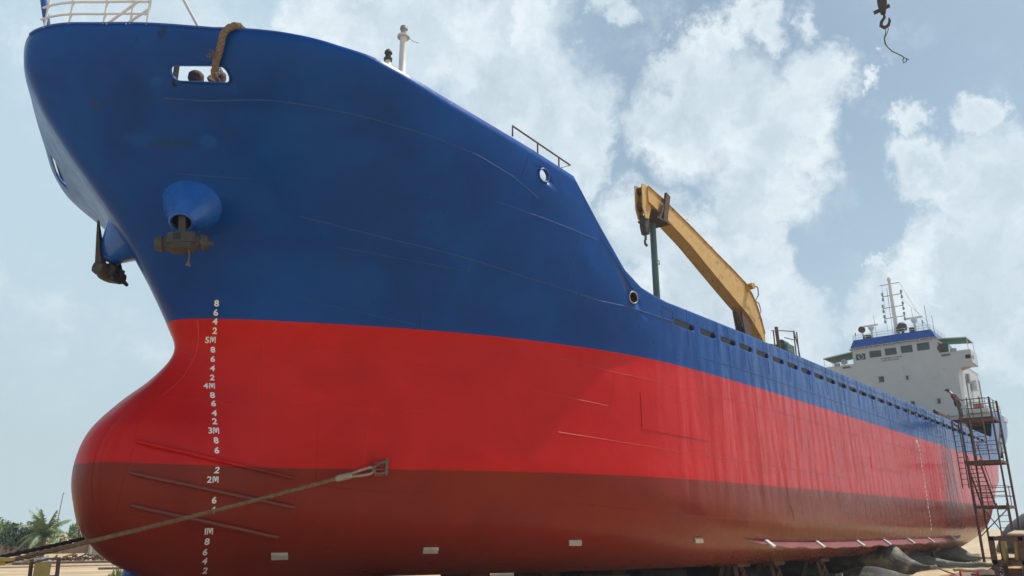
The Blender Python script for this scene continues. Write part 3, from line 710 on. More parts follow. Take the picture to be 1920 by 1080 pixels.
# ---- decks and gear behind the bulwark
def deck(u0, u1, z, name, n=40, ins=.03):
    a=[];
    for i in range(n+1): u=u0+(u1-u0)*i/n; p_=surf(u,z); a.append((p_[0],p_[1]+ins,z))
    loop=a+[(x,2*HBM-y,z) for x,y,z in reversed(a)]
    V=[];F=[]
    for x,y,z_ in a: V+=[(x,y,z_),(x,2*HBM-y,z_)]
    for i in range(n): F.append((2*i,2*i+1,2*i+3,2*i+2))
    return MB().add(V,F).build(name,'deck',ship,0)
deck(.6,7.6,9.05,'bow_deck'); deck(7.4,10.4,8.6,'forecastle_deck'); deck(10.0,17.6,6.05,'main_deck',80)
# bulwark stays seen through the slots
mb=MB()
for x in [20.7+1.315*k for k in range(31)]:
    yy=surf(u_of_x(x,6.1),6.1)[1]+.04; mb.add([(x,yy,7.1),(x,yy,6.06),(x,yy+.5,6.06),(x+.02,yy,7.1),(x+.02,yy,6.06),(x+.02,yy+.5,6.06)],[(0,1,2),(5,4,3),(0,3,4,1),(1,4,5,2),(2,5,3,0)])
mb.tube([(19.5,.5,6.62),(61,.5,6.62)],.035,6); mb.build('bulwark_stay','rust',ship,0)
for o_ in [o for o in ship.children if o.name.startswith('bulwark_stay')]: o_['kind']='stuff'
mb=MB(); mb.box((40,HBM,6.85),(43,10.3,1.6)); mb.build('hatch_coaming','dark',ship,0)
mb=MB(); mb.box((14.3,HBM,7.3),(.1,9.0,2.1)); mb.build('forecastle_bulkhead','white',ship,0)
# cap rails
mb=MB(); mb.tube([Vector(surf(u,ztop_c(u)))+Vector((0,.03,0)) for u in [q*.12 for q in range(0,157)]],.022,8); mb.build('bulwark_cap','blue',ship,60)
mb=MB()
for k in range(24):
    x=20+1.9*k; mb.tube([(x,-.012,7.13),(x,-.012,6.05)],.006,4)
mb.build('bulwark_seam','hull',ship,60)['kind']='stuff'
# bow railing
rl=thing_part=None
def pipe(mb, pts, r=.024): mb.tube(pts,r,8)
mb=MB(); ub=[.9,1.6,2.34,2.9,3.17,3.785,4.235]
top=lambda u,h: Vector(surf(u,ztop_c(u)))+Vector((.0,.05,h))
for u in (1.1,2.15,3.17,3.85,4.235): pipe(mb,[top(u,-.02),top(u,.80)],.026)
pipe(mb,[top(q*.1,.22) for q in range(8,43)],.022); pipe(mb,[top(q*.1,.50) for q in range(8,43)],.024); pipe(mb,[top(q*.1,.80) for q in range(8,43)],.026)
pipe(mb,[top(3.25,-.02),top(3.95,.50)],.024); pipe(mb,[top(3.75,-.02),top(4.235,.34)],.024)
mb.build('bow_railing','whiterail',ship,60)
mb=MB(); pipe(mb,[(4.75,6.2,10.5),(4.15,6.2,12.6)],.07); mb.build('jackstaff','blue',ship,60)
mb=MB(); pipe(mb,[(7.0,3.3,10.0),(5.4,3.3,11.9)],.03); mb.build('stay_pipe','whiterail',ship,60)
# side rail at the break of the forecastle
mb=MB(); a=[(12.33,.06,9.60),(12.33,.06,9.86),(14.55,.06,9.70),(14.05,.06,9.42)]; pipe(mb,a,.022); pipe(mb,[(13.25,.06,9.5),(13.25,.06,9.79)],.02); pipe(mb,[(14.08,.06,9.42),(14.08,.06,9.73)],.02)
mb.build('side_rail','rustlight',ship,60)
# bollards, light mast and lamp on the forecastle
for (x,y,z,r) in ((6.60,3.6,9.90,.12),(7.12,3.7,10.20,.12)):
    mb=MB(); mb.lathe((x,y,9.02),[(.2,r*.9),(.22,r*.85),(.25,r*.8),(z-9.02-.36,r*.78),(z-9.02-.22,r*.85),(z-9.02-.12,r*1.3),(z-9.02-.02,r*1.25),(z-9.02+.03,r*.9)],20); mb.build('bollard','rust',ship,50)
mb=MB(); mb.box((6.12,3.45,9.6),(.09,.05,.5)); mb.build('bulwark_frame','dark',ship,0)
mb=MB(); mb.lathe((11.52,3.0,8.45),[(0,.13),(3.4,.125),(3.45,.095),(4.62,.088),(4.63,.16),(4.68,.16),(4.69,.07)],18); fm_=mb.build('fore_mast','whiterail',ship,50)
mb=MB(); mb.lathe((11.52,3.0,13.14),[(0,.085),(.04,.085),(.05,.075),(.17,.075),(.18,.10),(.26,.09),(.30,.04)],16); mb.tube([(11.6,3,13.2),(11.8,2.95,13.1),(11.95,2.9,13.1)],.01,5); mb.build('mast_lamp','metalgrey',fm_,40)
mb=MB(); mb.lathe((11.05,3.0,8.45),[(0,.2),(3.4,.2),(3.5,.13),(3.60,.075),(3.72,.07)],16); ll=mb.build('lamp_pedestal','whiterail',ship,50)
mb=MB(); mb.lathe((11.05,3.0,12.17),[(0,.10),(.06,.11),(.07,.07),(.20,.075),(.21,.10),(.26,.09),(.33,.03)],16); mb.build('deck_lamp','anchor',ll,40)
# ---- derrick crane at rest on its post
YC=4.44; hw=.24
prof=[(25.35,14.1,13.35),(26.4,14.1,13.15),(28.5,13.93,13.0+.35),(29.4,13.75,13.12),(31.4,13.02,12.10),(33.95,12.30,10.75),(34.6,11.95,10.35),(35.4,11.15,9.9),(36.2,10.1,9.2)]
prof=[(25.7,14.2,13.5),(26.8,14.02,13.26),(28.95,13.56,12.62),(31.5,12.92,11.65),(33.2,12.52,11.03),(34.4,12.2,10.62),(35.0,11.85,10.25),(35.5,11.35,9.9),(35.85,10.75,9.6),(36.15,10.05,9.3)]
V=[];F=[]
for x,zt,zb in prof: V+=[(x,YC-hw,zb),(x,YC+hw,zb),(x,YC+hw,zt),(x,YC-hw,zt)]
for i in range(len(prof)-1):
    for k in range(4): F.append((i*4+k,i*4+(k+1)%4,(i+1)*4+(k+1)%4,(i+1)*4+k))
n=len(prof)-1; F+=[(0,1,2,3),(n*4+3,n*4+2,n*4+1,n*4)]
crane=MB().add(V,F).build('crane_boom','crane',ship,20)
mb=MB()
for x,z in ((27.2,14.05),(29.0,13.72),(31.2,13.08),(33.0,12.62),(33.9,12.35)): mb.tube(arc((x,YC-.2,z+.03),.07,0,180,6),.012,5)
mb.build('lifting_eye','crane',crane,60)
# flanges and web stiffeners
mb=MB()
for s_ in (-1,1):
    y=YC+s_*(hw+.012)
    for (x,zt,zb),(x2,zt2,zb2) in zip(prof,prof[1:]):
        mb.beam((x,y,zt+.01),(x2,y,zt2+.01),.07,.03); mb.beam((x,y,zb+.015),(x2,y,zb2+.015),.05,.02)
mb.build('boom_flange','crane',crane,20)
mb=MB()
for s_ in (-.16,.16):
    y=YC+s_; mb.prism([(25.35,y-.02,14.22),(25.62,y-.02,14.28),(25.95,y-.02,14.05),(25.95,y-.02,13.3),(25.75,y-.02,12.85),(25.5,y-.02,12.8),(25.32,y-.02,13.2)],(0,.04,0))
tp=mb.build('boom_head','crane',crane,20)
mb=MB(); mb.lathe((25.58,YC-.14,14.05),[(0,.16),(.04,.14),(.24,.14),(.28,.16)],18,axis=(0,1,0)); mb.lathe((25.58,YC-.14,13.35),[(0,.2),(.04,.18),(.24,.18),(.28,.2)],18,axis=(0,1,0)); mb.build('sheave','rust',tp,30)
mb=MB(); 
for y in (YC-.08,YC+.08): mb.tube([(25.45,y,13.3),(25.62,y,12.9)],.012,5)
mb.lathe((25.70,YC-.09,12.62),[(0,.20),(.03,.22),(.15,.22),(.18,.20)],18,axis=(0,1,0)); mb.prism([(25.55,YC-.13,12.95),(25.82,YC-.13,12.95),(25.9,YC-.13,12.5),(25.8,YC-.13,12.2),(25.62,YC-.13,12.2),(25.52,YC-.13,12.5)],(0,.26,0))
hb=mb.build('hook_block','anchor',crane,30)
mb=MB(); mb.lathe((25.71,YC,11.98),[(0,.05),(.22,.05)],10); mb.tube([(25.71,YC,12.0),(25.64,YC,11.93),(25.66,YC,11.80),(25.76,YC,11.74),(25.84,YC,11.82)],[.045,.05,.055,.045,.02],8); mb.build('hook','shackle',hb,50)
mb=MB(); mb.lathe((26.32,YC,6.0),[(0,.14),(6.9,.125)],20); mb.tube([(26.5,YC,11.35),(26.68,YC,11.35),(26.68,YC,11.2),(26.5,YC,11.2)],.02,5); post=mb.build('boom_post','green',ship,40)
mb=MB(); mb.lathe((26.32,YC,12.9),[(0,.2),(.65,.2)],16)
mb.box((26.45,YC,12.92),(1.0,.9,.08))
for s_ in (-1,1): mb.beam((26.55,YC+s_*.42,12.9),(26.95,YC+s_*.42,14.2),.10,.32)
mb.beam((26.2,YC-.4,12.95),(26.6,YC-.4,13.6),.08,.1)
mb.build('boom_cradle','rust',post,20)
mb=MB(); mb.lathe((34.5,YC-.6,12.05),[(0,.14),(.02,.16),(.3,.16),(.32,.12),(.5,.08)],14,axis=(.2,1,0)); mb.box((34.55,YC-.2,12.0),(.3,.3,.3)); mt_=mb.build('luffing_motor','crane',crane,30)
mb=MB()
for k in range(3): mb.tube([(34.7+.02*k,YC-.55,12.1),(35.05+.03*k,YC-.55,12.12-.03*k),(35.15+.02*k,YC-.52,11.75),(34.95,YC-.45,11.45)],.022,6); mb.tube([(34.9,YC-.45,11.4),(35.25+.03*k,YC-.45,11.38-.02*k),(35.45,YC-.45,11.05),(35.2,YC-.4,10.6)],.022,6)
mb.build('hydraulic_hose','metalgrey',mt_,60)
mb=MB()
mb.lathe((35.6,YC,6.0),[(0,.75),(3.0,.7),(3.1,.85),(3.35,.85)],24); mb.prism([(33.7,YC-.22,10.75),(34.5,YC-.22,10.3),(34.9,YC-.22,9.0),(34.1,YC-.22,9.0)],(0,.06,0)); mb.prism([(33.7,YC+.16,10.75),(34.5,YC+.16,10.3),(34.9,YC+.16,9.0),(34.1,YC+.16,9.0)],(0,.06,0))
mb.tube([(33.5,YC,10.7),(34.9,YC,8.9)],.09,10); mb.box((34.4,YC,8.75),(1.6,1.1,.5)); mb.build('crane_pedestal','rust',ship,30)
mb=MB(); z0=9.0
for q in ((36.5,3.9,10.2),(39.2,3.9,10.75),(39.6,3.9,10.75)): mb.tube([q,(q[0],q[1],6.1)],.035,6)
mb.tube([(36.3,3.9,10.2),(37.6,3.9,10.45),(39.3,3.9,10.72)],.03,6); mb.tube([(39.25,3.9,10.7),(39.6,3.9,9.9),(39.75,3.9,9.2)],.03,6); mb.tube([(37.9,3.9,10.15),(39.2,3.9,10.25)],.025,6)
mb.tube([(36.9,3.9,10.5),(37.0,3.9,9.3)],.09,8); mb.build('crane_platform_rail','rustlight',ship,60)
mb=MB(); mb.box((37.9,4.1,9.55),(1.1,.9,.4),ch=.1); mb.lathe((37.3,3.9,9.75),[(0,.2),(.6,.2)],14,axis=(1,0,0)); mb.box((37.9,4.1,7.8),(1.0,.8,3.6)); mb.build('crane_winch','green',ship,30)
# deck cargo by the bulwark
mb=MB(); mb.box((54.6,1.2,7.3),(3.2,.9,1.0),ch=.1); mb.tube([(52.8,.9,7.85),(56.4,.9,7.8)],.09,6); mb.lathe((56.2,.8,7.75),[(0,.22),(.5,.22)],12,axis=(0,1,0)); mb.build('deck_machinery','rust',ship,30)
mb=MB(); mb.box((47.5,1.5,7.2),(4,1.2,.9),ch=.3); mb.build('canvas_bundle','concrete',ship,50)
mb=MB(); mb.tube([(17.95,-.05,7.6),(17.98,.1,7.65)],.04,6)

# ================================================================ accommodation block
X0=66.0
mb=MB()
# bow-facing front with its openings, then the box behind it
def rect(y0,y1,z0,z1,x=X0): return [(x,y0,z0),(x,y1,z0),(x,y1,z1),(x,y0,z1)]
YL,YRr=10.75,1.72
def rrect(y0,y1,z0,z1,r=.06,x=X0):
    o=[]
    for cy,cz,a in ((y1-r,z1-r,0),(y0+r,z1-r,90),(y0+r,z0+r,180),(y1-r,z0+r,270)):
        for k in range(4): t=R(a+30*k); o.append((x,cy+math.cos(t)*r,cz+math.sin(t)*r))
    return o
WIN=[(8.02,8.80,14.08,14.62),(6.80,7.74,14.15,14.72),(5.66,6.56,14.17,14.76),(4.49,5.38,14.19,14.80),(3.28,4.20,14.21,14.83)]
outer=[(X0,YL,8.6),(X0,YL,13.3),(X0,9.05,13.3),(X0,9.0,15.12),(X0,2.72,15.12),(X0,2.72,13.3),(X0,YRr,13.3),(X0,YRr,8.6)]
holes=[rrect(a,b,c,d,.05) for a,b,c,d in WIN]+[rrect(6.86,7.62,12.10,12.62,.05),rrect(5.08,5.32,12.06,12.44,.05),rrect(3.12,3.40,10.02,10.44,.05),rrect(4.9,5.25,10.02,10.44,.05)]
mb.plate(outer,holes,(.12,0,0))
house=mb.build('house_front','white',ship,20)
mb=MB()
mb.box((70.0,1.78,10.95),(7.9,.12,4.7)); mb.box((70.0,10.69,10.95),(7.9,.12,4.7)); mb.box((73.95,HBM,10.95),(.1,9,4.7)); mb.box((70.0,HBM,13.26),(7.86,9.0,.1))
mb.build('house_wall','white',ship,0)
mb=MB(); mb.box((68.6,2.80,14.2),(4.9,.12,1.84)); mb.box((68.6,8.94,14.2),(4.9,.12,1.84)); mb.box((71,HBM,14.2),(.1,6.1,1.84)); mb.box((68.6,HBM,15.09),(4.9,6.2,.06)); mb.build('wheelhouse','white',ship,0)
def winpart(y0,y1,z0,z1,n,stuffing=None):
    mb=MB(); w=.05
    mb.plate(rrect(y0-.01,y1+.01,z0-.01,z1+.01,.06,X0+.03),[rrect(y0+w*.7,y1-w*.7,z0+w*.7,z1-w*.7,.04,X0+.03)],(.05,0,0)); f=mb.build('window','metalgrey' if n<5 else 'white',ship,20)
    MB().prism(rect(y0,y1,z0,z1,X0+.07),(.02,0,0)).build('pane','glass',f,0); return f
for n_,w in enumerate(WIN):
    f=winpart(*w,n_)
    if n_==0: MB().tube([(X0+.03,8.40+.19*math.cos(R(a)),14.35+.19*math.sin(R(a))) for a in range(0,360,20)],.022,6,closed=True).build('clear_view_screen','whiterail',f,60)
winpart(6.86,7.26,12.10,12.62,5); f=winpart(7.24,7.62,12.10,12.62,6)
tag(MB().box((X0+.02,7.45,12.36),(.05,.36,.44)).build('shutter','white',f,0))
winpart(5.08,5.32,12.06,12.44,5); winpart(3.12,3.40,10.02,10.44,5); winpart(4.9,5.25,10.02,10.44,5)
for (a,b,c,d) in ((5.0,5.40,11.98,12.52),(3.04,3.48,9.94,10.52),(3.02,3.5,12.02,12.58)):
    mb=MB()
    if a>3.03 or d<11: mb.plate(rrect(a,b,c,d,.09,X0-.03),[rrect(a+.07,b-.07,c+.07,d-.07,.05,X0-.03)],(.028,0,0))
    else: mb.prism(rrect(a,b,c,d,.10,X0-.05),(.05,0,0))
    mb.build('deadlight_cover' if a<3.03 and d>11 else 'window_rim','white',ship,20)
# lettering under the bridge windows
V,F=[],[]
mb=MB()
for s_,y,z,sz in (('NO SMOKING ON THIS SHIP',6.92,13.92,.155),('SAFETY FIRST ALWAYS',6.84,13.74,.155)):
    v,f=text_mesh(s_,sz,.004,1.0); mb.add([(X0-.004,y-a*.80,z+b) for a,b in v],f)
mb.build('bridge_lettering','black',ship,0,fix=False)
# lower tier: deck edge, passage, poop front
mb=MB(); mb.box((69.6,HBM,9.22),(7.6,12.2,.36)); mb.build('boat_deck','white',ship,0)
mb=MB(); mb.box((X0+.06,HBM,8.82),(.1,12.3,.5)); mb.build('deck_fascia','white',ship,0)
mb=MB(); mb.box((67.0,HBM,7.4),(1.6,8.9,2.6)); mb.build('poop_bulkhead','white',ship,0)
mb=MB(); mb.box((68.5,HBM,7.4),(.1,12.2,2.8)); mb.build('passage_end','dark',ship,0)  # near-black colour stands for the shade under the boat deck
mb=MB(); mb.box((62.6,HBM,6.5),(6.6,12.0,.06)); mb.build('aft_deck','deck',ship,0)
# boat deck rail and locker
mb=MB()
for x in (66.1,67.6,69.1,70.6,72.1): mb.tube([(x,.30,9.4),(x,.30,10.2)],.022,6)
for y in (.3,1.0,1.65): mb.tube([(66.1,y,9.4),(66.1,y,10.2)],.022,6)
for z in (9.66,9.93,10.2): mb.tube([(66.1,1.7,z),(66.1,.3,z),(72.2,.3,z)],.02,6)
mb.build('boat_deck_rail','metalgrey',ship,60)
mb=MB(); mb.box((67.2,.95,9.68),(.6,.55,.5),ch=.05); mb.build('fire_locker','redpaint',ship,0)
mb=MB()
for k in range(5): mb.tube([(72.5+.6*k,1.9,11.2-.15*k),(72.5+.6*k,1.9,12.0-.15*k)],.02,5)
for h in (0,.4,.8): mb.tube([(72.5,1.9,11.2+h),(74.9,1.9,10.6+h)],.02,5)
mb.build('ladder_rail','metalgrey',ship,60)
mb=MB(); mb.box((69.2,1.60,12.2),(.5,.22,.7),ch=.05); mb.build('liferaft_box','metalgrey',ship,0)
mb=MB(); mb.box((70.6,1.50,11.8),(.75,.4,.75),ch=.08); mb.build('vent_box','white',ship,0)
for x_,z_,h_ in ((68.7,10.8,3.0),(73.9,11.4,2.6)): MB().tube([(x_,1.68,z_-h_/2),(x_,1.68,z_+h_/2)],.035,8).build('down_pipe','metalgrey',ship,0)
# bridge wings
def wing(y0, y1, sgn):
    """y0 inboard, y1 outboard"""
    mb=MB(); r=.25
    mb.prism([(X0-.003,y0,13.86),(X0-.003,y1,13.86),(X0-.003,y1,12.86),(X0-.003,y1-sgn*.35,12.74),(X0-.003,y0,12.62)],(.08,0,0))
    w=mb.build('bridge_wing','white',ship,20)
    mb=MB(); mb.plate([(X0,y1,12.86),(X0+2.2,y1,12.86),(X0+2.2,y1,13.86),(X0,y1,13.86)],[[(X0+.35,y1,13.2),(X0+.9,y1,13.2),(X0+.9,y1,13.48),(X0+.35,y1,13.48)]],(0,-sgn*.06,0)); mb.build('wing_side','white',w,20)
    mb=MB(); a,b=sorted((y0,y1)); mb.box((X0+1.15,(a+b)/2,12.90),(2.1,b-a-.04,.08)); mb.box((X0+2.2,(a+b)/2,13.36),(.06,b-a,1.0)); mb.build('wing_deck','white',w,0)
    mb=MB(); mb.prism([(X0+.3,y0,12.86),(X0+.3,y1-sgn*.3,12.84),(X0+.3,y0+sgn*.35,12.45),(X0+.3,y0,11.7)],(.06,0,0)); mb.prism([(X0+1.9,y0,12.86),(X0+1.9,y1-sgn*.3,12.84),(X0+1.9,y0+sgn*.35,12.45),(X0+1.9,y0,11.7)],(.06,0,0)); mb.build('wing_bracket','white',w,20)
    return w
wN=wing(2.74,.62,-1); wF=wing(9.0,11.4,1)
MB().prism([(X0+.0,1.72,13.3),(X0+.0,1.72,11.9),(X0+.0,1.5,12.45),(X0+.0,1.2,12.78)],(.1,0,0)).build('wing_knee','white',ship,20)
MB().prism([(X0-.03,1.0,13.18),(X0-.03,.66,13.18),(X0-.03,.66,13.46),(X0-.03,1.0,13.46)],(.03,0,0)).build('wing_port','dark',wN,0)
# awnings
def awn(y0,y1,z0,z1):
    mb=MB(); mb.prism([(X0-.1,y0,z0),(X0-.1,y1,z1),(X0-.1,y1,z1-.05),(X0-.1,y0,z0-.05)],(2.5,0,0)); a=mb.build('awning','awning',ship,0)
    mb=MB()
    for x in (X0+.02,X0+2.2): mb.tube([(x,y1,z1-.03),(x,y1,13.8)],.022,6)
    mb.tube([(X0-.1,y0,z0-.05),(X0-.1,y1,z1-.05),(X0+2.4,y1,z1-.05),(X0+2.4,y0,z0-.05)],.025,6); mb.build('awning_pole','whiterail',a,60)
awn(2.7,.72,14.98,14.80); awn(9.05,11.35,14.86,14.62)
mb=MB(); mb.box((66.8,2.45,14.28),(.08,.56,.86)); mb.build('side_light_board','lightgreen',ship,0)
for (y,z) in ((2.55,14.22),(9.75,14.12)):
    mb=MB(); mb.lathe((X0+.05,y,z),[(-.16,.22),(-.1,.24),(.1,.2),(.2,.08)],16,axis=(1,0,0)); mb.tube([(X0+.1,y-.24,z),(X0+.1,y-.24,z-.3),(X0+.1,y+.24,z-.3),(X0+.1,y+.24,z)],.018,5); mb.build('searchlight','rust' if y<5 else 'metalgrey',ship,40)
for y in (1.75,10.35): MB().box((X0+.1,y,13.95),(.3,.42,.24),ch=.05).build('floodlight','metalgrey',ship,0)
for y in (2.28,9.6): MB().box((X0-.06,y,13.64),(.12,.6,.10),ch=.03).build('wing_lamp','rustlight',ship,0)
# blue band round the roof
zb,zt=15.10,15.80
B=[(65.75,9.06,zb),(65.75,2.70,zb),(71.2,2.70,zb),(71.2,9.06,zb)]; T=[(66.1,8.82,zt),(66.1,3.06,zt),(71.0,3.06,zt),(71.0,8.82,zt)]
mb=MB(); mb.add(B+T,[(3,2,1,0),(4,5,6,7),(0,1,5,4),(1,2,6,5),(2,3,7,6),(3,0,4,7)]); mb.build('bridge_roof','blue',ship,0)
mb=MB()
for k in range(9): mb.box((65.9,3.2+.68*k,15.03),(.25,.06,.13))
mb.box((65.76,5.88,15.09),(.03,6.36,.035)); mb.build('roof_gutter','white',ship,0)
# monkey island
mb=MB()
for y in (8.85,7.9,6.9,5.9,4.9,3.9,3.1): mb.tube([(66.15,y,15.8),(66.15,y,16.18)],.018,5)
for x in (67.4,68.6,69.8,71.0): mb.tube([(x,3.08,15.8),(x,3.08,16.18)],.018,5)
for z in (15.98,16.18): mb.tube([(71,8.85,z),(66.15,8.85,z),(66.15,3.08,z),(71,3.08,z)],.018,5)
mb.build('roof_rail','whiterail',ship,60)
mb=MB(); mb.tube([(67,5.62,15.8),(67,5.68,16.8),(67,5.70,20.5)],[.30,.17,.10],12); mb.lathe((67,5.70,20.45),[(0,.13),(.12,.16),(.2,.13),(.3,.10)],12); mast=mb.build('radar_mast','whiterail',ship,40)
for (a,b,z) in ((6.45,4.95,20.2),(6.36,4.92,19.24),(6.45,4.93,18.26),(6.44,4.94,17.39)):
    mb=MB(); mb.tube([(67,a,z),(67,b,z)],.035,6); y_=mb.build('yard','metalgrey',mast,60)
    if z<20:
        for y in (a,b): mb=MB(); mb.lathe((67,y,z-.38),[(0,.05),(.02,.085),(.22,.085),(.24,.03),(.44,.03),(.46,.085),(.68,.085),(.7,.05)],8); mb.build('signal_lamp','metalgrey',mast,40)
mb=MB(); mb.tube([(67,4.95,20.2),(67,3.65,16.6),(67,3.2,15.9)],.012,4); mb.tube([(67,6.3,20.2),(67,6.35,16.0)],.010,4); mb.tube([(67,5.95,19.9),(67,5.98,15.9)],.018,4); mb.tube([(67,5.0,18.9),(67,3.3,16.6)],.010,4); mb.build('signal_halyard','metalgrey',mast,0)
def radar(y, z, l, zb=15.8):
    mb=MB(); mb.tube([(67,y,zb),(67,y,z-.35)],.09,8); mb.lathe((67,y,z-.45),[(0,.08),(.15,.22),(.33,.24),(.37,.1)],12); r=mb.build('radar','whiterail',ship,40)
    mb=MB(); mb.box((67,y+.0,z),(.12,l,.12)); mb.build('scanner','whiterail',r,0)
radar(4.3,17.1,1.3); radar(7.58,17.02,1.12)
mb=MB(); mb.lathe((66.6,8.2,16.68),[(-.15,.22),(-.1,.28),(.1,.26),(.25,.1)],16,axis=(1,.15,0)); mb.tube([(66.7,8.2,16.4),(66.7,8.2,15.8)],.04,6); mb.build('roof_searchlight','rust',ship,40)
for n_,(y,z0_,z1_,r_) in enumerate(((7.24,15.8,17.85,.018),(3.38,15.8,17.92,.022),(2.98,15.6,17.05,.02),(4.35,17.1,17.95,.015),(8.87,15.8,16.55,.018),(3.72,15.8,16.75,.02))):
    mb=MB(); mb.tube([(67,y,z0_),(67,y+.03,z1_)],r_,5); 
    if n_ in (4,5): mb.lathe((67,y,z1_-.2),[(0,.05),(.25,.05)],8)
    mb.build('whip_aerial','metalgrey',ship,60)
mb=MB(); mb.lathe((66.6,5.15,15.8),[(0,.1),(.3,.12),(.35,.3),(.5,.36),(.8,.34),(.95,.2),(1.0,.05)],9); mb.box((66.6,5.45,16.25),(.35,.3,.35),ch=.08); mb.build('magnetic_compass','anchor',ship,20)
for y in (7.9,4.45,7.72): MB().box((66.5,y,16.0+.05*(y<5)),(.35,.36,.3),ch=.08).build('roof_box','anchor',ship,20)
# stern gear
for x_ in (70.2,70.9): MB().lathe((x_,.45,9.0),[(0,.16),(.5,.13),(.6,.18),(.66,.12)],12).build('stern_bollard','rust',ship,40)
deck(u_of_x(66.3,8.9),NK-1.4,8.9,'poop_deck',40)
mb=MB(); 
for x in (68.4,69.3): a,n,_,_=hn(u_of_x(x,7.6),7.6); mb.tube([a+n*.01+Vector((0,0,.14*math.sin(R(q)))) +Vector((.1*math.cos(R(q)),0,0)) for q in range(0,360,30)],.03,6,closed=True)
mb.build('stern_fairlead','rust',ship,50)
# chain plate for the tow cable
mb=MB(); a,n,t,w=hn(5.97,2.34); SH=a+n*.15
rot=Matrix((t,w,n)).transposed()
for k in (-1,1): mb.prism([a+w*.13*k+t*(-.04)+n*-.03, a+w*.13*k*1.0+t*.22+n*-.03, a+w*.13*k+t*.16+n*.20, a+w*.13*k+t*.0+n*.20],w*.02)
mb.box(a+t*.12,(.24,.30,.03),rot,ch=.03); mb.prism([a+t*.02+w*.012,a+t*.26+w*.012,a+t*.24+n*.2+w*.012,a+t*.04+n*.2+w*.012],w*-.024); mb.build('pad_eye','redpaint',ship,0)
# ================================================================ anchors
def anchor(c, ax, tx, lab, fl, fs=1.0):
    root=thing('anchor',c,lab,'anchor','anchors hanging from the hawse pockets')
    c=Vector(c); ax=Vector(ax).normalized(); tx=Vector(tx); tx=(tx-ax*tx.dot(ax)).normalized(); ox=tx.cross(ax).normalized()
    rot=Matrix((tx,ox,ax)).transposed(); B=lambda a,b,z: c+tx*a+ox*b+ax*z
    mb=MB(); mb.beam(B(0,0,.0),B(0,0,.62),.13,.10,ox); mb.build('shank','anchor',root,30)
    mb=MB()
    sec=[(-.50,.09,.12),(-.46,.13,.15),(-.36,.15,.16),(-.34,.11,.11),(-.26,.13,.14),(-.2,.19,.17),(0,.20,.19),(.2,.19,.17),(.26,.13,.14),(.34,.11,.11),(.36,.15,.16),(.46,.13,.15),(.50,.09,.12)]
    V=[];F=[]; n=10
    for x,rz,ro in sec:
        for k in range(n): t=2*math.pi*k/n; cc=math.cos(t); ss=math.sin(t); V.append(B(x,math.copysign(abs(cc)**.6,cc)*ro,math.copysign(abs(ss)**.6,ss)*rz-.02))
    for i in range(len(sec)-1):
        for k in range(n): F.append((i*n+k,i*n+(k+1)%n,(i+1)*n+(k+1)%n,(i+1)*n+k))
    F+=[tuple(range(n-1,-1,-1)),tuple((len(sec)-1)*n+k for k in range(n))]
    mb.add(V,F); mb.box(B(0,.15,.02),(.52,.14,.22),rot,ch=.05); mb.box(B(.02,.16,-.15),(.40,.12,.10),rot,ch=.04); mb.tube([B(.34,.1,-.05),B(.60,.12,-.12)],[.06,.04],8); mb.build('crown','anchor',root,40)
    MB().box(B(-.07,.225,.04),(.13,.02,.12),rot).build('crown_slot','black',root,0)
    for s_ in (-1,1):
        mb=MB(); fd=Vector(fl)
        def Q(h,w_,th): 
            d=tx*0+ox*fd.y+ax*fd.z; d.normalize(); nn=tx.cross(d).normalized(); p_=B(s_*.36,0,0)+d*h+tx*(-s_*.05*h)
            return [p_+tx*w_/2+nn*th/2,p_-tx*w_/2+nn*th/2,p_-tx*w_/2-nn*th/2,p_+tx*w_/2-nn*th/2]
        V=[];F=[]; L_=[(-.05,.20,.16),(.12,.22,.14),(.35*fs,.18,.09),(.6*fs,.11,.06),(.82*fs,.04,.03)]
        for q in L_: V+=Q(*q)
        for i in range(len(L_)-1):
            for k in range(4): F.append((i*4+k,i*4+(k+1)%4,(i+1)*4+(k+1)%4,(i+1)*4+k))
        e=(len(L_)-1)*4; F+=[(3,2,1,0),(e,e+1,e+2,e+3)]; mb.add(V,F); mb.build('fluke','anchor',root,20)
    return root
an=anchor((7.04,4.20,6.54),(-.02,.10,.6),(.80,-.60,0),'grey stockless anchor hanging below the round pocket on the side facing us',(0,-.85,.5))
an2=anchor((7.22,7.86,6.74),(.05,-.10,.6),(.80,.60,0),'grey stockless anchor seen against the sky beyond the stem, flukes pointing up',(0,-.42,1),1.45)
mb=MB(); rope_strands(mb,[(7.10,4.02,6.36),(7.12,4.0,6.24),(7.11,3.99,6.12)],.012,.06,3,5); mb.tube([(7.11,3.99,6.12),(7.08,3.98,6.03)],[.012,.03],5); mb.tube([(7.11,3.99,6.12),(7.14,3.98,6.02)],[.012,.02],5)
tag(mb.build('rope_end','rope',None,0,loc=(7.1,4.02,6.36)),'short frayed rope end dangling under the nearer anchor','rope')
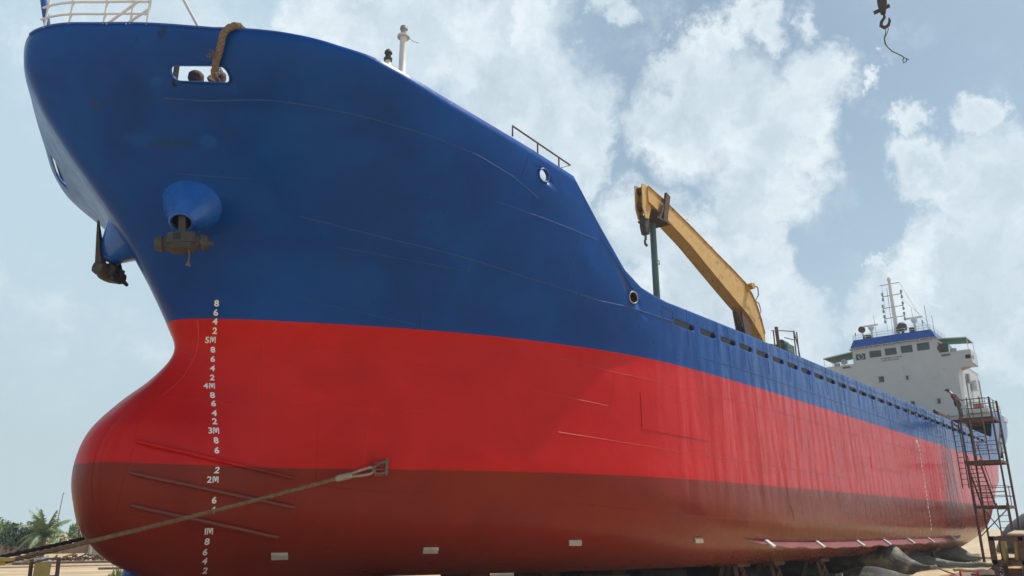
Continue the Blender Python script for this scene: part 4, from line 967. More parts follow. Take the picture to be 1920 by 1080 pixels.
# ================================================================ ropes and cables
mb=MB()
rp=[(6.90,2.45,9.45),(6.80,1.95,9.85),on(6.14,ztop_c(6.14)-.01,-.02)+Vector((0,.03,.04)),on(5.98,ztop_c(5.98)-.02,.05)+Vector((0,0,.03)),on(5.84,9.99,.11),on(5.76,9.85,.10),on(5.64,9.70,.09),on(5.50,9.58,.08),on(5.42,9.50,.05)]
rope_strands(mb,rp,.068,.27,3,7,9)
rope_strands(mb,[on(5.64,9.70,.12),on(5.54,9.6,.14),on(5.45,9.53,.10),on(5.32,9.46,.02),(6.78,3.0,9.55),(6.78,3.4,9.8),(7.05,3.55,10.12)],.045,.2,3,6,9)
for k in range(26):
    c=on(5.6-.01*(k%5),9.68,.12); d=Vector((random.uniform(-1,.3),random.uniform(-.6,.2),random.uniform(-.6,.5))); mb.tube([c,c+d*.10,c+d*.19+Vector((0,0,-.03))],.006,4)
tag(mb.build('mooring_rope','rope',None,0,loc=(6.45,2.0,9.9)),'thick brown rope flung over the blue bow bulwark and down into the slot','rope')
def cat(a,b,n,sag):
    a=Vector(a);b=Vector(b); return [a+(b-a)*(i/n)-Vector((0,0,4*sag*(i/n)*(1-i/n))) for i in range(n+1)]
WN=Vector((1.85,6.64,-.3))
shp=Vector(SH)+t*.05; far=(WN-shp).normalized()
root=thing('towing_cable',tuple(shp),'brown wire cable shackled to the red and brown side of the hull, nearest us','cable')
e1=shp+far*.88
mb=MB(); rope_strands(mb,cat(e1,WN,40,.07),.041,.42,4,6,6); mb.build('wire_rope','cable',root,0)
mb=MB(); ax_=far; mb.lathe(e1-ax_*.32,[(0,.045),(.03,.07),(.30,.07),(.36,.04)],14,axis=ax_); mb.build('ferrule','ferrule',root,40)
mb=MB(); w_=Vector((0,0,1)); 
for k in (-1,1): rope_strands(mb,[e1-ax_*.3+w_*.028*k,shp+ax_*.32+w_*.06*k,shp+ax_*.12+w_*.065*k,shp+ax_*.02+w_*.02*k],.030,.14,3,6,6)
mb.build('eye_loop','ferrule',root,0)
mb=MB(); sd_=w_.cross(ax_).normalized(); mb.tube([shp-ax_*.28+w_*.10,shp-ax_*.12+w_*.12,shp+ax_*.02+w_*.08,shp+ax_*.07,shp+ax_*.02-w_*.08,shp-ax_*.12-w_*.12,shp-ax_*.28-w_*.10],.038,10); mb.tube([shp-ax_*.24+w_*.18,shp-ax_*.24-w_*.18],.040,10)
for k in (-1,1): mb.tube([shp-ax_*.24+w_*.08*k,shp-ax_*.24+w_*.14*k],.060,10)
mb.build('shackle','shackle',root,60)
s2=Vector((10.2,8.05,1.5)); mb=MB(); pts=cat(s2,WN+Vector((-.3,.15,.05)),30,.03); rope_strands(mb,pts,.048,.4,3,6,4)
tag(mb.build('towing_cable','cabled',None,0,loc=tuple(s2)),'dark wire cable running from behind the bulb, beyond the nearer cable','cable')
# ================================================================ winch frame and sawhorse at left
def ground_thing(*a,**k): return thing(*a,**k)
wr=thing('winch_frame',(4.75,5.2,GZ),'yellow steel post box with a flat yellow top at the left edge of the picture','machine')
mb=MB(); mb.box((4.75,5.2,-.12),(.42,.42,1.36),ch=.04); mb.build('body','yellow',wr,20)
mb=MB(); mb.box((4.86,5.17,.62),(.75,.6,.05)); mb.box((4.85,5.17,.56),(.55,.5,.06)); mb.build('top_plate','yellow',wr,0)
sh=thing('work_stand',(5.67,4.70,GZ),'rusty steel stand with an ochre square panel and a loose pipe on top','stand')
ex=Vector((.94,-.35,0)); ey=Vector((.35,.94,0)); cc=Vector((5.67,4.70,0)); LG=lambda a,b,z: cc+ex*a+ey*b+Vector((0,0,z))
for a in (-.22,.17):
    for b in (-.2,.2): MB().beam(LG(a+(.05 if a<0 else .06),b,GZ),LG(a,b,.60),.045,.045).build('leg','rust',sh,0)
mb=MB()
for b in (-.2,.2):
    for z in (.33,-.35): mb.beam(LG(-.2,b,z),LG(.2,b,z),.04,.04)
mb.build('crossbar','rust',sh,0)
MB().box(LG(-.05,-.24,.455),(.24,.02,.23),Matrix((ex,ey,Vector((0,0,1)))).transposed(),ch=.004).build('panel','yellowpanel',sh,0)
mb=MB(); mb.tube([(5.42,4.62,.56),(5.62,4.55,.625),(5.80,4.50,.635)],.016,8); tag(mb.build('bar','rustlight',None,60,loc=(5.6,4.55,.6)),'thin bent grey bar resting on the work stand','bar')
mb=MB(); mb.tube([(5.83,4.5,.645),(6.02,4.46,.70)],.015,8); tag(mb.build('bar','yellow',None,60,loc=(5.9,4.5,.65)),'short yellow bar lying on the right end of the work stand','bar')
mb=MB(); mb.tube([(5.30,4.75,.56),(5.46,4.68,.635)],.015,8); tag(mb.build('bar','yellow',None,60,loc=(5.4,4.7,.6)),'short yellow bar leaning at the left end of the work stand','bar')
# ================================================================ prop under the bulb and blocks under the keel
pr=thing('bow_prop',(8.0,6.95,GZ),'tapered blue steel prop under the bulb of the ship','prop')
mb=MB(); mb.lathe((8.3,7.0,GZ),[(0,.75),(.06,.75),(.07,.52),(1.15,.22),(1.2,.3)],20); mb.build('cone','blue',pr,40)
mb=MB()
for k in range(8):
    t_=R(45*k); mb.add([(8.3+math.cos(t_)*.5,7+math.sin(t_)*.5,GZ+.06),(8.3+math.cos(t_)*.72,7+math.sin(t_)*.72,GZ+.06),(8.3+math.cos(t_)*.3,7+math.sin(t_)*.3,GZ+.9)],[(0,1,2)])
mb.build('rib','blue',pr,0)['kind']='stuff'
def kblock(x, y, h, kind, lab, grp):
    root=thing('keel_block' if kind else 'timber_trestle',(x,y,GZ),lab,'block' if kind else 'trestle',grp)
    if kind:
        mb=MB(); mb.box((x,y,GZ+.26),(1.0,1.3,.50),ch=.05); mb.build('concrete_base','concrete',root,0)
        mb=MB(); mb.box((x,y,GZ+.26+.25+(h-.53)/2),(.8,1.1,h-.54),ch=.03); mb.build('timber_cap','timber',root,0)
    else:
        for a in (-.3,.3):
            for b in (-.3,.3): MB().beam((x+a*1.3,y+b*1.3,GZ),(x+a*.7,y+b*.7,GZ+h-.14),.13,.13).build('leg','timber',root,0)
        MB().box((x,y,GZ+h-.07),(.9,.9,.12),ch=.02).build('head','timber',root,0)
        mb=MB(); mb.beam((x-.36,y-.38,GZ+.2),(x+.3,y-.3,GZ+h-.25),.05,.1); mb.build('brace','timber',root,0)
    return root
KB=[(13.4,5.3,'keel block farthest forward, near the bulb'),(16.2,5.0,'second keel block from the bow'),(19.0,4.8,'third keel block from the bow, below the second zinc plate'),(22.2,4.6,'fourth keel block from the bow'),(25.6,4.4,'fifth keel block from the bow, where light shows through'),(29.5,4.2,'keel block in shade just ahead of the first airbag')]
for x,y,l in KB: kblock(x,y,.80,True,'dark concrete and timber '+l,'keel blocks under the flat bottom')
def hz(x,y):   # underside height of the hull near the side
    best=.0
    return best
TR=[(25.0,1.6,.95,'timber trestle under the bilge near the start of the bilge keel'),(27.6,1.5,.92,'timber trestle under the bilge, second behind the start of the bilge keel'),(31.4,1.3,.92,'timber trestle in the shade left of the round airbag end'),(39.9,1.2,.92,'timber trestle to the right of the round airbag end'),(41.6,1.1,.95,'timber trestle left of the grey green airbag'),(47.6,1.1,1.0,'timber trestle beside the foot of the stair tower')]
for x,y,h,l in TR: kblock(x,y,h-.10,False,l,'timber trestles under the bilge')
# ================================================================ airbags
def airbag(x, y0, y1, r, lab, m_, flat=.82, nose=1.5, tip_z=None, hull_top=0.0, dz=0):
    """rubber launching airbag lying across the slip, pointed end towards the camera side"""
    N_=26; V=[];F=[]; ys=[]
    L_=[(0,.05),(.1,.09),(.22,.12),(.55,.5),(.85,.84),(1,.97),(1.12,1.0)]
    prof=[(y0+nose*a,r*b) for a,b in L_]
    k=int((y1-y0-nose)/.8); prof+= [(y0+nose*1.12+(y1-y0-nose*1.12)*(i+1)/k,r) for i in range(k)]
    for j,(y,rr) in enumerate(prof):
        under = y>1.0
        for i in range(N_):
            t_=2*math.pi*i/N_; c_,s_=math.cos(t_),math.sin(t_)
            top = (.0 if under else 1.0)
            h = rr*flat; zc = GZ+dz+max(h, r*flat*.55+ (h-r*flat*.55 if h>r*flat*.55 else 0))
            z = zc+s_*h; w = rr
            z = max(z, GZ+dz+.01)
            if under: z = min(z, hull_top-.02)
            V.append((x+c_*w*(1.15 if under else 1.0)*(1+.02*math.sin(3*t_+j)), y, z+ .012*math.sin(5*t_+j*1.7)))
    n=len(prof)
    for j in range(n-1):
        for i in range(N_): F.append((j*N_+i,j*N_+(i+1)%N_,(j+1)*N_+(i+1)%N_,(j+1)*N_+i))
    F+=[tuple(range(N_-1,-1,-1)),tuple((n-1)*N_+i for i in range(N_))]
    root=thing('airbag',(x,(y0+y1)/2,GZ),lab,'airbag','ship launching airbags')
    MB().add(V,F).build('bag',m_,root,50)
    p0=Vector(V[0]); cz=sum(v[2] for v in V[:N_])/N_
    mb=MB(); mb.lathe((x,y0+.06,cz),[(0,.05),(.16,.05),(.18,.085),(.24,.085)],12,axis=(0,-1,0)); mb.build('nozzle','metalgrey',root,40)
    return root,Vector((x,y0-.15,cz))
b1,tp1=airbag(37.4,-1.35,11.5,.74,'dusty round airbag end with a pointed nose, rope tied to it, under the bilge keel','rubber',.88,1.45,dz=0)
b2,tp2=airbag(44.8,-1.2,11.5,.66,'grey green airbag end right of the trestles, near the stair tower','rubberg',.72,2.6)
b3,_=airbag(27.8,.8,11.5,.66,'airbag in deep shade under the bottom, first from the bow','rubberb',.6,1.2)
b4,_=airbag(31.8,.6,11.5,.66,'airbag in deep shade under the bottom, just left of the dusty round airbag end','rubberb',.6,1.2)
b5,_=airbag(53.5,-.5,11.5,.6,'pale airbag behind the foot of the stair tower','rubberg',.8,1.5)
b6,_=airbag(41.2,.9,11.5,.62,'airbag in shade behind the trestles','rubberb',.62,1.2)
# deflated airbag lying in front
V=[];F=[]; NX,NY=26,16
root=thing('flat_airbag',(33.9,-.2,GZ),'flat empty airbag, dusty grey, crumpled on the ground in front of the round airbag','airbag')
def fb(i,j,top):
    a=i/NX; b=j/NY*2-1; wd=math.sin(math.pi*min(1,max(0,a)))**.55
    y=2.0-4.5*a; x=33.6+.9*b*wd+.1*math.sin(7*a); e=(1-abs(b)**2.2)*wd
    z=GZ+(.36*e*(.65+.35*math.sin(4.2*a+2*b)+.16*math.sin(11*a*b+3))*(.6+.6*math.exp(-((a-.45)/.3)**2)) if top else .0)+.015
    return (x,y,z)
for top in (1,0):
    o=len(V); V+=[fb(i,j,top) for i in range(NX+1) for j in range(NY+1)]
    for i in range(NX):
        for j in range(NY): q=(o+i*(NY+1)+j,o+(i+1)*(NY+1)+j,o+(i+1)*(NY+1)+j+1,o+i*(NY+1)+j+1); F.append(q if top else q[::-1])
MB().add(V,F).build('skin','rubber',root,60)
mb=MB(); mb.tube([(33.9,-2.4,GZ+.06),(33.95,-2.75,GZ+.05)],.05,8); mb.build('nozzle','metalgrey',root,40)
mb=MB(); mb.tube(cat(tp1,(35.2,-3.6,GZ+.1),14,.12)+[Vector((34.6,-4.3,GZ+.08))],.03,6); tag(mb.build('tie_rope','rustlight',None,60,loc=tuple(tp1)),'dark rope running down from the nose of the round airbag','rope')
# big airbag hump in the background
root=thing('airbag',(78,0,GZ),'huge black airbag hump far behind the stair tower at the right edge','airbag')
V=[];F=[];N_=24; pr_=[(0,.3),(.6,1.4),(1.2,2.1),(2.4,2.9),(3.8,3.3),(6,3.5),(16,3.5)]
for a,rr in pr_:
    for i in range(N_): t_=2*math.pi*i/N_; V.append((79+math.cos(t_)*rr*1.2,3.4-a,max(GZ-.2,GZ+rr*.5+math.sin(t_)*rr*.55)))
for j in range(len(pr_)-1):
    for i in range(N_): F.append((j*N_+i,j*N_+(i+1)%N_,(j+1)*N_+(i+1)%N_,(j+1)*N_+i))
F+=[tuple(range(N_)),tuple((len(pr_)-1)*N_+i for i in range(N_))]
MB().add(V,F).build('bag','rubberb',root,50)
# ================================================================ stair tower
tx0,tx1,ty0,ty1=50.0,52.3,-2.50,-.92
tw=thing('stair_tower',(51.1,-1.7,GZ),'tall rusty scaffold stair tower standing against the side of the hull','scaffold')
for i_,(x,y,h) in enumerate(((tx0,ty1,7.0),(tx1,ty1,7.0),(tx0,ty0,8.0),(tx1,ty0,8.0),(tx1-.35,ty0-.03,8.0),(tx0+.35,ty1+.03,4.6))): MB().beam((x,y,GZ),(x,y,h),.09,.09,(1,0,0)).build('post','rust',tw,0)
PZ=[2.25,4.62,6.95]
for n_,z in enumerate(PZ):
    mb=MB(); y0_,y1_=(ty0,ty1) ; mb.box(((tx0+tx1)/2,(y0_+y1_)/2,z-.03),(tx1-tx0,y1_-y0_,.04))
    for x in (tx0,tx1): mb.beam((x,y0_,z-.08),(x,y1_,z-.08),.08,.14)
    for y in (y0_,y1_): mb.beam((tx0,y,z-.08),(tx1,y,z-.08),.08,.14)
    if n_==2: mb.box(((tx0+tx1)/2,-.65,z-.02),(1.4,.5,.05)); mb.beam((tx0+.1,ty1,z-.7),(tx0+.1,-.45,z-.1),.06,.06)
    pl_=mb.build('platform','rust',tw,0)
    mb=MB()
    for h in (.5,1.0):
        mb.tube([(tx0,ty1,z+h),(tx0,ty0,z+h),(tx1,ty0,z+h),(tx1,ty1,z+h)],.02,6)
    for x,y in ((tx0,ty1),(tx1,ty1),(tx0,ty0),(tx0,-1.6),(51.1,ty0)): mb.tube([(x,y,z),(x,y,z+1.0)],.022,6)
    mb.build('guard_rail','rustlight',tw,60)
def stair(a, b, w, n, wd=(1,0,0), st=.16):
    a=Vector(a);b=Vector(b); wd=Vector(wd); mb=MB()
    for k in (0,1): mb.beam(a+wd*w*k,b+wd*w*k,.06,st if st>.08 else .06)
    for i in range(1,n): c=a+(b-a)*i/n; 
    for i in range(1,n): c=a+(b-a)*i/n+wd*w/2; mb.beam(c-wd*w/2,c+wd*w/2,.20 if st>.1 else .04,.03)
    return mb
s1=stair((tx0+1.9,-.95,PZ[0]),(tx0+.1,-.85,PZ[1]),.66,11,(0,-1,0)); s1.build('stair_flight','rust',tw,0)
mb=MB(); 
for k in (0,.66): mb.tube([(tx0+1.9,-.95-k,PZ[0]+.9),(tx0+.1,-.85-k,PZ[1]+.9)],.02,6)
mb.build('hand_rail','rustlight',tw,60)
stair((tx0-.05,-1.42,PZ[1]),(tx0-.05,-1.42,PZ[2]+1.1),.62,11,(0,-1,0),.05).build('ladder','rustlight',tw,0)
stair((tx0-.1,-1.98,GZ),(tx0-.05,-1.98,PZ[0]+.1),.48,10,(0,-1,0),.05).build('ladder','rustlight',tw,0)
for a_,b_2 in (((tx0,ty1,.6),(tx0,ty0,2.1)),((tx1,ty0,GZ+.2),(tx1,ty1,2.1)),((tx0,ty0,5.0),(tx1,ty0,6.8)),((tx0,ty1,2.9),(tx0,ty0,2.95))): MB().beam(a_,b_2,.05,.05).build('brace','rust',tw,0)
# lighter bulwark ladder beside it
mb=MB()
for y in (-.30,-.62): mb.tube([(51.0,y,3.2),(51.0,y,7.0)],.03,6)
for k in range(12): mb.tube([(51.0,-.30,3.4+.3*k),(51.0,-.62,3.4+.3*k)],.016,5)
tag(mb.build('side_ladder','rust',None,60,loc=(51.0,-.46,3.2)),'narrow dark ladder between hull and stair tower','ladder')
# ================================================================ person leaning over the bulwark
def skin(name, joints, edges, m_, parent, rootj=0):
    me=bpy.data.meshes.new(name); off=WL[parent.name] if parent else Vector((0,0,0))
    me.from_pydata([Vector(j[:3])-off for j in joints],edges,[]); o=bpy.data.objects.new(name,me); C.objects.link(o)
    sk=o.modifiers.new('k','SKIN'); sk.use_smooth_shade=True
    for i,j in enumerate(joints):
        v=me.skin_vertices[0].data[i]; v.radius=(j[3],j[4] if len(j)>4 else j[3]); v.use_root=(i==rootj)
    sb=o.modifiers.new('s','SUBSURF'); sb.levels=1; sb.render_levels=2
    me.materials.append(M[m_]); o.parent=parent; WL[name]=off; return o
px_,py_,pz_=50.3,-.98,6.99
pe=thing('person',(px_,py_,pz_),'person in dark red shirt and navy cap leaning over the edge atop the stair tower','person')
J=[(px_+.05,py_+.10,7.90,.14),(px_-.02,py_+.18,8.15,.13),(px_-.08,py_+.26,8.36,.15),(px_-.12,py_+.36,8.50,.06),(px_-.14,py_+.46,8.54,.075),(px_-.16,py_+.52,8.52,.07),
 (px_+.14,py_+.10,7.82,.09),(px_+.12,py_+.02,7.45,.065),(px_+.12,py_-.02,7.06,.045),(px_+.10,py_+.10,7.03,.04),
 (px_-.06,py_+.10,7.82,.09),(px_-.06,py_+.04,7.45,.065),(px_-.08,py_+.0,7.06,.045),(px_-.10,py_+.12,7.03,.04),
 (px_+.12,py_+.24,8.34,.06),(px_+.2,py_+.05,8.12,.042),(px_+.2,py_-.12,8.0,.032),(px_+.2,py_-.18,7.96,.03),
 (px_-.26,py_+.26,8.32,.06),(px_-.30,py_+.12,8.08,.042),(px_-.26,py_-.02,7.92,.032),(px_-.25,py_-.08,7.90,.03)]
E_=[(0,1),(1,2),(2,3),(3,4),(4,5),(0,6),(6,7),(7,8),(8,9),(0,10),(10,11),(11,12),(12,13),(2,14),(14,15),(15,16),(16,17),(2,18),(18,19),(19,20),(20,21)]
skin('body',J,E_,'skin',pe)
g=lambda idxs,s_: [J[i][:3]+(J[i][3]+s_,) for i in idxs]
skin('shirt',g([0,1,2,14,15,18,19],.02),[(0,1),(1,2),(2,3),(3,4),(2,5),(5,6)],'shirt',pe)
skin('trousers',g([0,6,7,8,10,11,12],.022),[(0,1),(1,2),(2,3),(0,4),(4,5),(5,6)],'trouser',pe)
mb=MB(); mb.lathe((px_-.15,py_+.48,8.57),[(0,.115),(.06,.11),(.1,.08),(.12,.02)],12); mb.box((px_-.17,py_+.60,8.58),(.14,.10,.02)); mb.build('cap','cap',pe,50)
# ================================================================ crane hook at upper right
hk=thing('crane_hook',(13.75,-7.6,9.9),'dark crane hook block hanging into the sky at upper right','hook')
K=lambda x,z,y=0: (13.74+x*.14,-7.58+y-x*.99,z)     # local x along image right
mb=MB(); mb.tube([K(-.04,10.35),K(-.04,12.6)],.012,5); mb.tube([K(.04,10.35),K(.04,12.6)],.012,5); mb.build('hoist_wire','anchor',hk,60)
mb=MB(); mb.prism([K(-.07,10.45),K(.07,10.45),K(.08,10.2),K(.03,10.0),K(-.05,10.0),K(-.08,10.2)],(-.08,-.02,0)); mb.lathe(K(-.10,10.10),[(-.06,.035),(.22,.035)],8,axis=(.14,-.99,.2)); mb.build('block','anchor',hk,20)
mb=MB(); mb.tube([K(0,10.02),K(0,9.93),K(-.06,9.86),K(-.075,9.79),K(-.03,9.73),K(.04,9.75),K(.075,9.83),K(.07,9.90)],[.022,.025,.03,.033,.034,.03,.024,.012],8); mb.build('hook','anchor',hk,60)
sl=MB(); pts=[K(.0,9.75),K(-.02,9.62),K(-.055,9.52),K(-.055,9.40),K(-.03,9.33),K(.03,9.22),K(.10,9.15),K(.18,9.06),K(.20,9.03)]
sl.tube([K(-.02+.02,9.76),K(.035,9.68),K(-.0,9.6),K(-.05,9.52)],.007,5); sl.tube(pts,[.007,.008,.010,.014,.009,.012,.011,.010,.008],6)
sl.tube([K(.20,9.03),K(.235,8.99),K(.27,8.96)],.008,5); sl.tube([K(.20,9.03),K(.175,8.98),K(.18,8.92),K(.235,8.95),K(.23,9.0)],.009,6)
tag(sl.build('lifting_sling','anchor',None,60,loc=K(0,9.7)),'thin dark sling with a shackle dangling from the crane hook','sling')

# ================================================================ ground
def gmat():
    global N, L
    mt=bpy.data.materials.new('sand'); mt.use_nodes=True; t=mt.node_tree; N=t.nodes; L=t.links; b=N['Principled BSDF']
    g=nd('ShaderNodeNewGeometry'); P=g.outputs['Position']
    n=noise(P,.35,8,.62,.4); n2=noise(P,3.2,6,.65)
    mp=nd('ShaderNodeMapping'); L.new(P,mp.inputs[0]); mp.inputs['Scale'].default_value=(.12,.9,1); mp.inputs['Rotation'].default_value=(0,0,.35); tr=noise(mp.outputs[0],1.2,6,.6,.5)
    c=mixc(ramp(n,[(.3,0.),(.7,1.)]),(.40,.29,.165),(.60,.47,.31)); c=mixc(mth('MULTIPLY',ramp(tr,[(.5,0.),(.62,1.)]),.5),c,(.26,.19,.12)); c=mixc(mth('MULTIPLY',ramp(n2,[(.5,0.),(.8,1.)]),.5),c,(.30,.19,.095))
    L.new(c,b.inputs['Base Color']); b.inputs['Roughness'].default_value=.95
    bp=nd('ShaderNodeBump'); bp.inputs['Strength'].default_value=1; bp.inputs['Distance'].default_value=.06; L.new(mth('ADD',noise(P,1.5,8,.65),mth('MULTIPLY',tr,1.5)),bp.inputs['Height']); L.new(bp.outputs[0],b.inputs['Normal'])
    return mt
M['sand']=gmat()
V=[];F=[]; xs=[-2500,-900,-300,-120,-50]+[-30+2.5*i for i in range(60)]+[135,180,300,700,2500]; ys=[-2500,-800,-250,-90,-40]+[-24+2.5*i for i in range(48)]+[110,150,300,900,2500]
for x in xs:
    for y in ys:
        nr=1 if (-40<x<160 and -30<y<120) else 0; V.append((x,y,GZ+nr*(.05*math.sin(x*.7+1)*math.sin(y*.5)+.03*math.sin(x*1.9+y*1.3))-.05*nr))
for i in range(len(xs)-1):
    for j in range(len(ys)-1): a=i*len(ys)+j; F.append((a,a+len(ys),a+len(ys)+1,a+1))
tag(MB().add(V,F).build('ground','sand',None,60,loc=(0,0,0)),'pale sandy yard',kind='structure')
# ---- wall, frames, heaps
CAMP=Vector((0,-10.267,0))
def polar(px, Dd):
    """ground point in the direction of an azimuth (degrees right of +y) at distance"""
    return Vector((math.sin(R(px))*Dd,-10.267+math.cos(R(px))*Dd,0))
# left block wall beyond the yard
def wallseg(az0,az1,Dd,h,m_,lab,nm='wall'):
    a=polar(az0,Dd);b=polar(az1,Dd); root=thing(nm,((a.x+b.x)/2,(a.y+b.y)/2,GZ),lab,'wall')
    d=(b-a).normalized(); n=int((b-a).length/2.6)+1; mb=MB(); mb.beam(a+Vector((0,0,GZ+h/2)),b+Vector((0,0,GZ+h/2)),.15,h); mb.build('panel',m_,root,0)
    for i in range(n+1): q=a+(b-a)*i/n; MB().box((q.x,q.y,GZ+h/2+.04),(.25,.25,h+.08)).build('pillar',m_,root,0)
wallseg(12,22.9,84,.85,'brick','low dark reddish wall behind the sand at the far left')
wallseg(23.0,34,74,1.95,'wall','pale block wall with pillars between the palm and the bulb')
# pipes and planks on the sand
for n_,(az,Dd,l,r_,m_,lab) in enumerate(((17.5,58,9,.07,'plank','long pale pipe lying on the sand at the left edge'),(24.5,52,12,.05,'plank','long pale pipe lying on the sand below the block wall'),(26,47,4,.06,'rustlight','brown pipe lying on the sand left of the blue prop'),(23,57,8,.08,'rustlight','reddish pipe lying in front of the small palm'))):
    c=polar(az,Dd); d=Vector((.93,-.36,0)); mb=MB(); z=GZ+r_+.02
    mb.lathe(tuple(c-d*l/2+Vector((0,0,z))),[(0,r_),(l,r_)],10,axis=d); mb.lathe(tuple(c-d*l/2+Vector((0,0,z))),[(-.02,r_*.8),(-.01,r_*.8)],10,axis=d); mb.tube([c+d*(l*.1)+Vector((0,0,z)),c+d*(l*.1+.1)+Vector((0,0,z))],r_*1.12,10)
    tag(mb.build('pipe',m_,None,50,loc=tuple(c+Vector((0,0,GZ)))),lab,'pipe','pipes lying on the sand')
# rusty frame and chair like rack by the wall
c=polar(26.6,66); fr=thing('steel_rack',(c.x,c.y,GZ),'open rusty steel rack standing before the block wall','rack')
ex=Vector((.9,-.43,0)); ey=Vector((.43,.9,0))
for a in (-.55,.55):
    for b in (-.4,.4): MB().beam(c+ex*a+ey*b+Vector((0,0,GZ)),c+ex*a+ey*b+Vector((0,0,GZ+1.45 if a<0 else GZ+1.25)),.12,.12).build('post','rust',fr,0)
mb=MB()
for z in (.3,.75,1.2):
    for b in (-.4,.4): mb.beam(c-ex*.55+ey*b+Vector((0,0,GZ+z)),c+ex*.55+ey*b+Vector((0,0,GZ+z)),.09,.09)
mb.build('shelf','rust',fr,0)
def heap(name,c,rx,ry,h,m_,lab,cat,seed,n=90):
    random.seed(seed); mb=MB()
    for k in range(n):
        a=random.uniform(0,6.28); q=random.random()**.6; x=c[0]+math.cos(a)*rx*q; y=c[1]+math.sin(a)*ry*q; z=GZ+h*(1-q)*random.uniform(.3,1)
        s_=random.uniform(.06,.16); d=Vector((random.uniform(-1,1),random.uniform(-1,1),random.uniform(-.4,.4))).normalized(); mb.beam(Vector((x,y,z+s_*.4))-d*s_*random.uniform(1,3),Vector((x,y,z+s_*.4))+d*s_*random.uniform(1,3),s_,s_*.6)
    tag(mb.build(name,m_,None,0,loc=(c[0],c[1],GZ)),lab,cat,kind='stuff')
c=polar(27.6,64); heap('rubble',c,1.8,1.0,.5,'rust','heap of rusty scrap beside the open rack','rubble',3)
c=polar(19.8,60); heap('rubble',c,1.4,.8,.5,'metalgrey','grey scrap heap on the sand under the dark cable','rubble',4)
c=polar(22.6,63); heap('rubble',c,2.2,.8,.45,'timber','low heap of boards before the small palm','rubble',5)
heap('rubble',(32.5,12.6),2.6,1.2,.5,'timber','heap of boards on the lit sand seen beneath the hull between the keel blocks','rubble',6,120)
# small standing barrel group read as a standing figure beside the rack
c=polar(24.6,60); mb=MB(); mb.lathe((c.x,c.y,GZ),[(0,.28),(.3,.3),(.31,.28),(.6,.3),(.61,.28),(.88,.29),(.9,.22)],14); tag(mb.build('drum','rust',None,40,loc=(c.x,c.y,GZ)),'dark upright drum on the sand left of the rack','drum')
c=polar(24.2,60); mb=MB(); mb.box((c.x,c.y,GZ+.45),(.5,.5,.9),ch=.05); tag(mb.build('concrete_block','concrete',None,0,loc=(c.x,c.y,GZ)),'pale square block standing beside the dark drum','block')
# blue building far off
c=polar(27.0,175); bb=thing('shed',(c.x,c.y,GZ),'distant pale blue sheet metal tower building beside the bulb','building')
mb=MB(); mb.box((c.x,c.y,GZ+2.2),(2.6,2.6,5.8)); mb.box((c.x-1.6,c.y,GZ+1.4),(2.2,2.6,3.4)); mb.build('wall','bluebld',bb,0)
mb=MB(); mb.prism([(c.x-1.5,c.y-1.5,GZ+5.1),(c.x+1.5,c.y-1.5,GZ+5.1),(c.x+1.5,c.y-1.5,GZ+5.3),(c.x-1.5,c.y-1.5,GZ+5.8)],(0,3,0)); mb.build('roof','white',bb,0)
# ---- trees
def leafcard(mb, c, s, el=1.0):
    n=Vector((random.gauss(0,1),random.gauss(0,1),random.gauss(.5,1))).normalized(); u=n.orthogonal().normalized(); a=random.uniform(0,6.28); w=n.cross(u); u2=u*math.cos(a)+w*math.sin(a); w2=n.cross(u2)
    mb.add([c-u2*s*el,c+w2*s*.45,c+u2*s*el,c-w2*s*.45],[(0,1,2,3)])
def broadleaf(az, Dd, h, r, lab, seed, m_='leaf', n=1600, ls=.16):
    random.seed(seed); c=polar(az,Dd); root=thing('tree',(c.x,c.y,GZ),lab,'tree','trees behind the yard'); b=Vector((c.x,c.y,GZ)); mb=MB()
    mb.tube([b,b+Vector((.1,0,h*.35)),b+Vector((.0,.1,h*.7))],[.2,.14,.07],8)
    lob=[]
    for k in range(11):
        a=random.uniform(0,6.28); rr=random.uniform(.2,.85)*r; z=random.uniform(.38,.92)*h; q=b+Vector((math.cos(a)*rr,math.sin(a)*rr,z)); lob.append((q,random.uniform(.30,.52)*r)); mb.tube([b+Vector((0,0,h*.3)),b+(q-b)*.6+Vector((0,0,.1*h)),q],[.09,.05,.02],5)
    mb.build('trunk','bark',root,50); mb=MB()
    for k in range(n):
        q,rr=random.choice(lob); d=Vector((random.gauss(0,1),random.gauss(0,1),random.gauss(0,.8))).normalized()*rr*random.random()**.4; leafcard(mb,q+d,ls*random.uniform(.6,1.4),1.1)
    mb.build('crown',m_,root,0,fix=False)
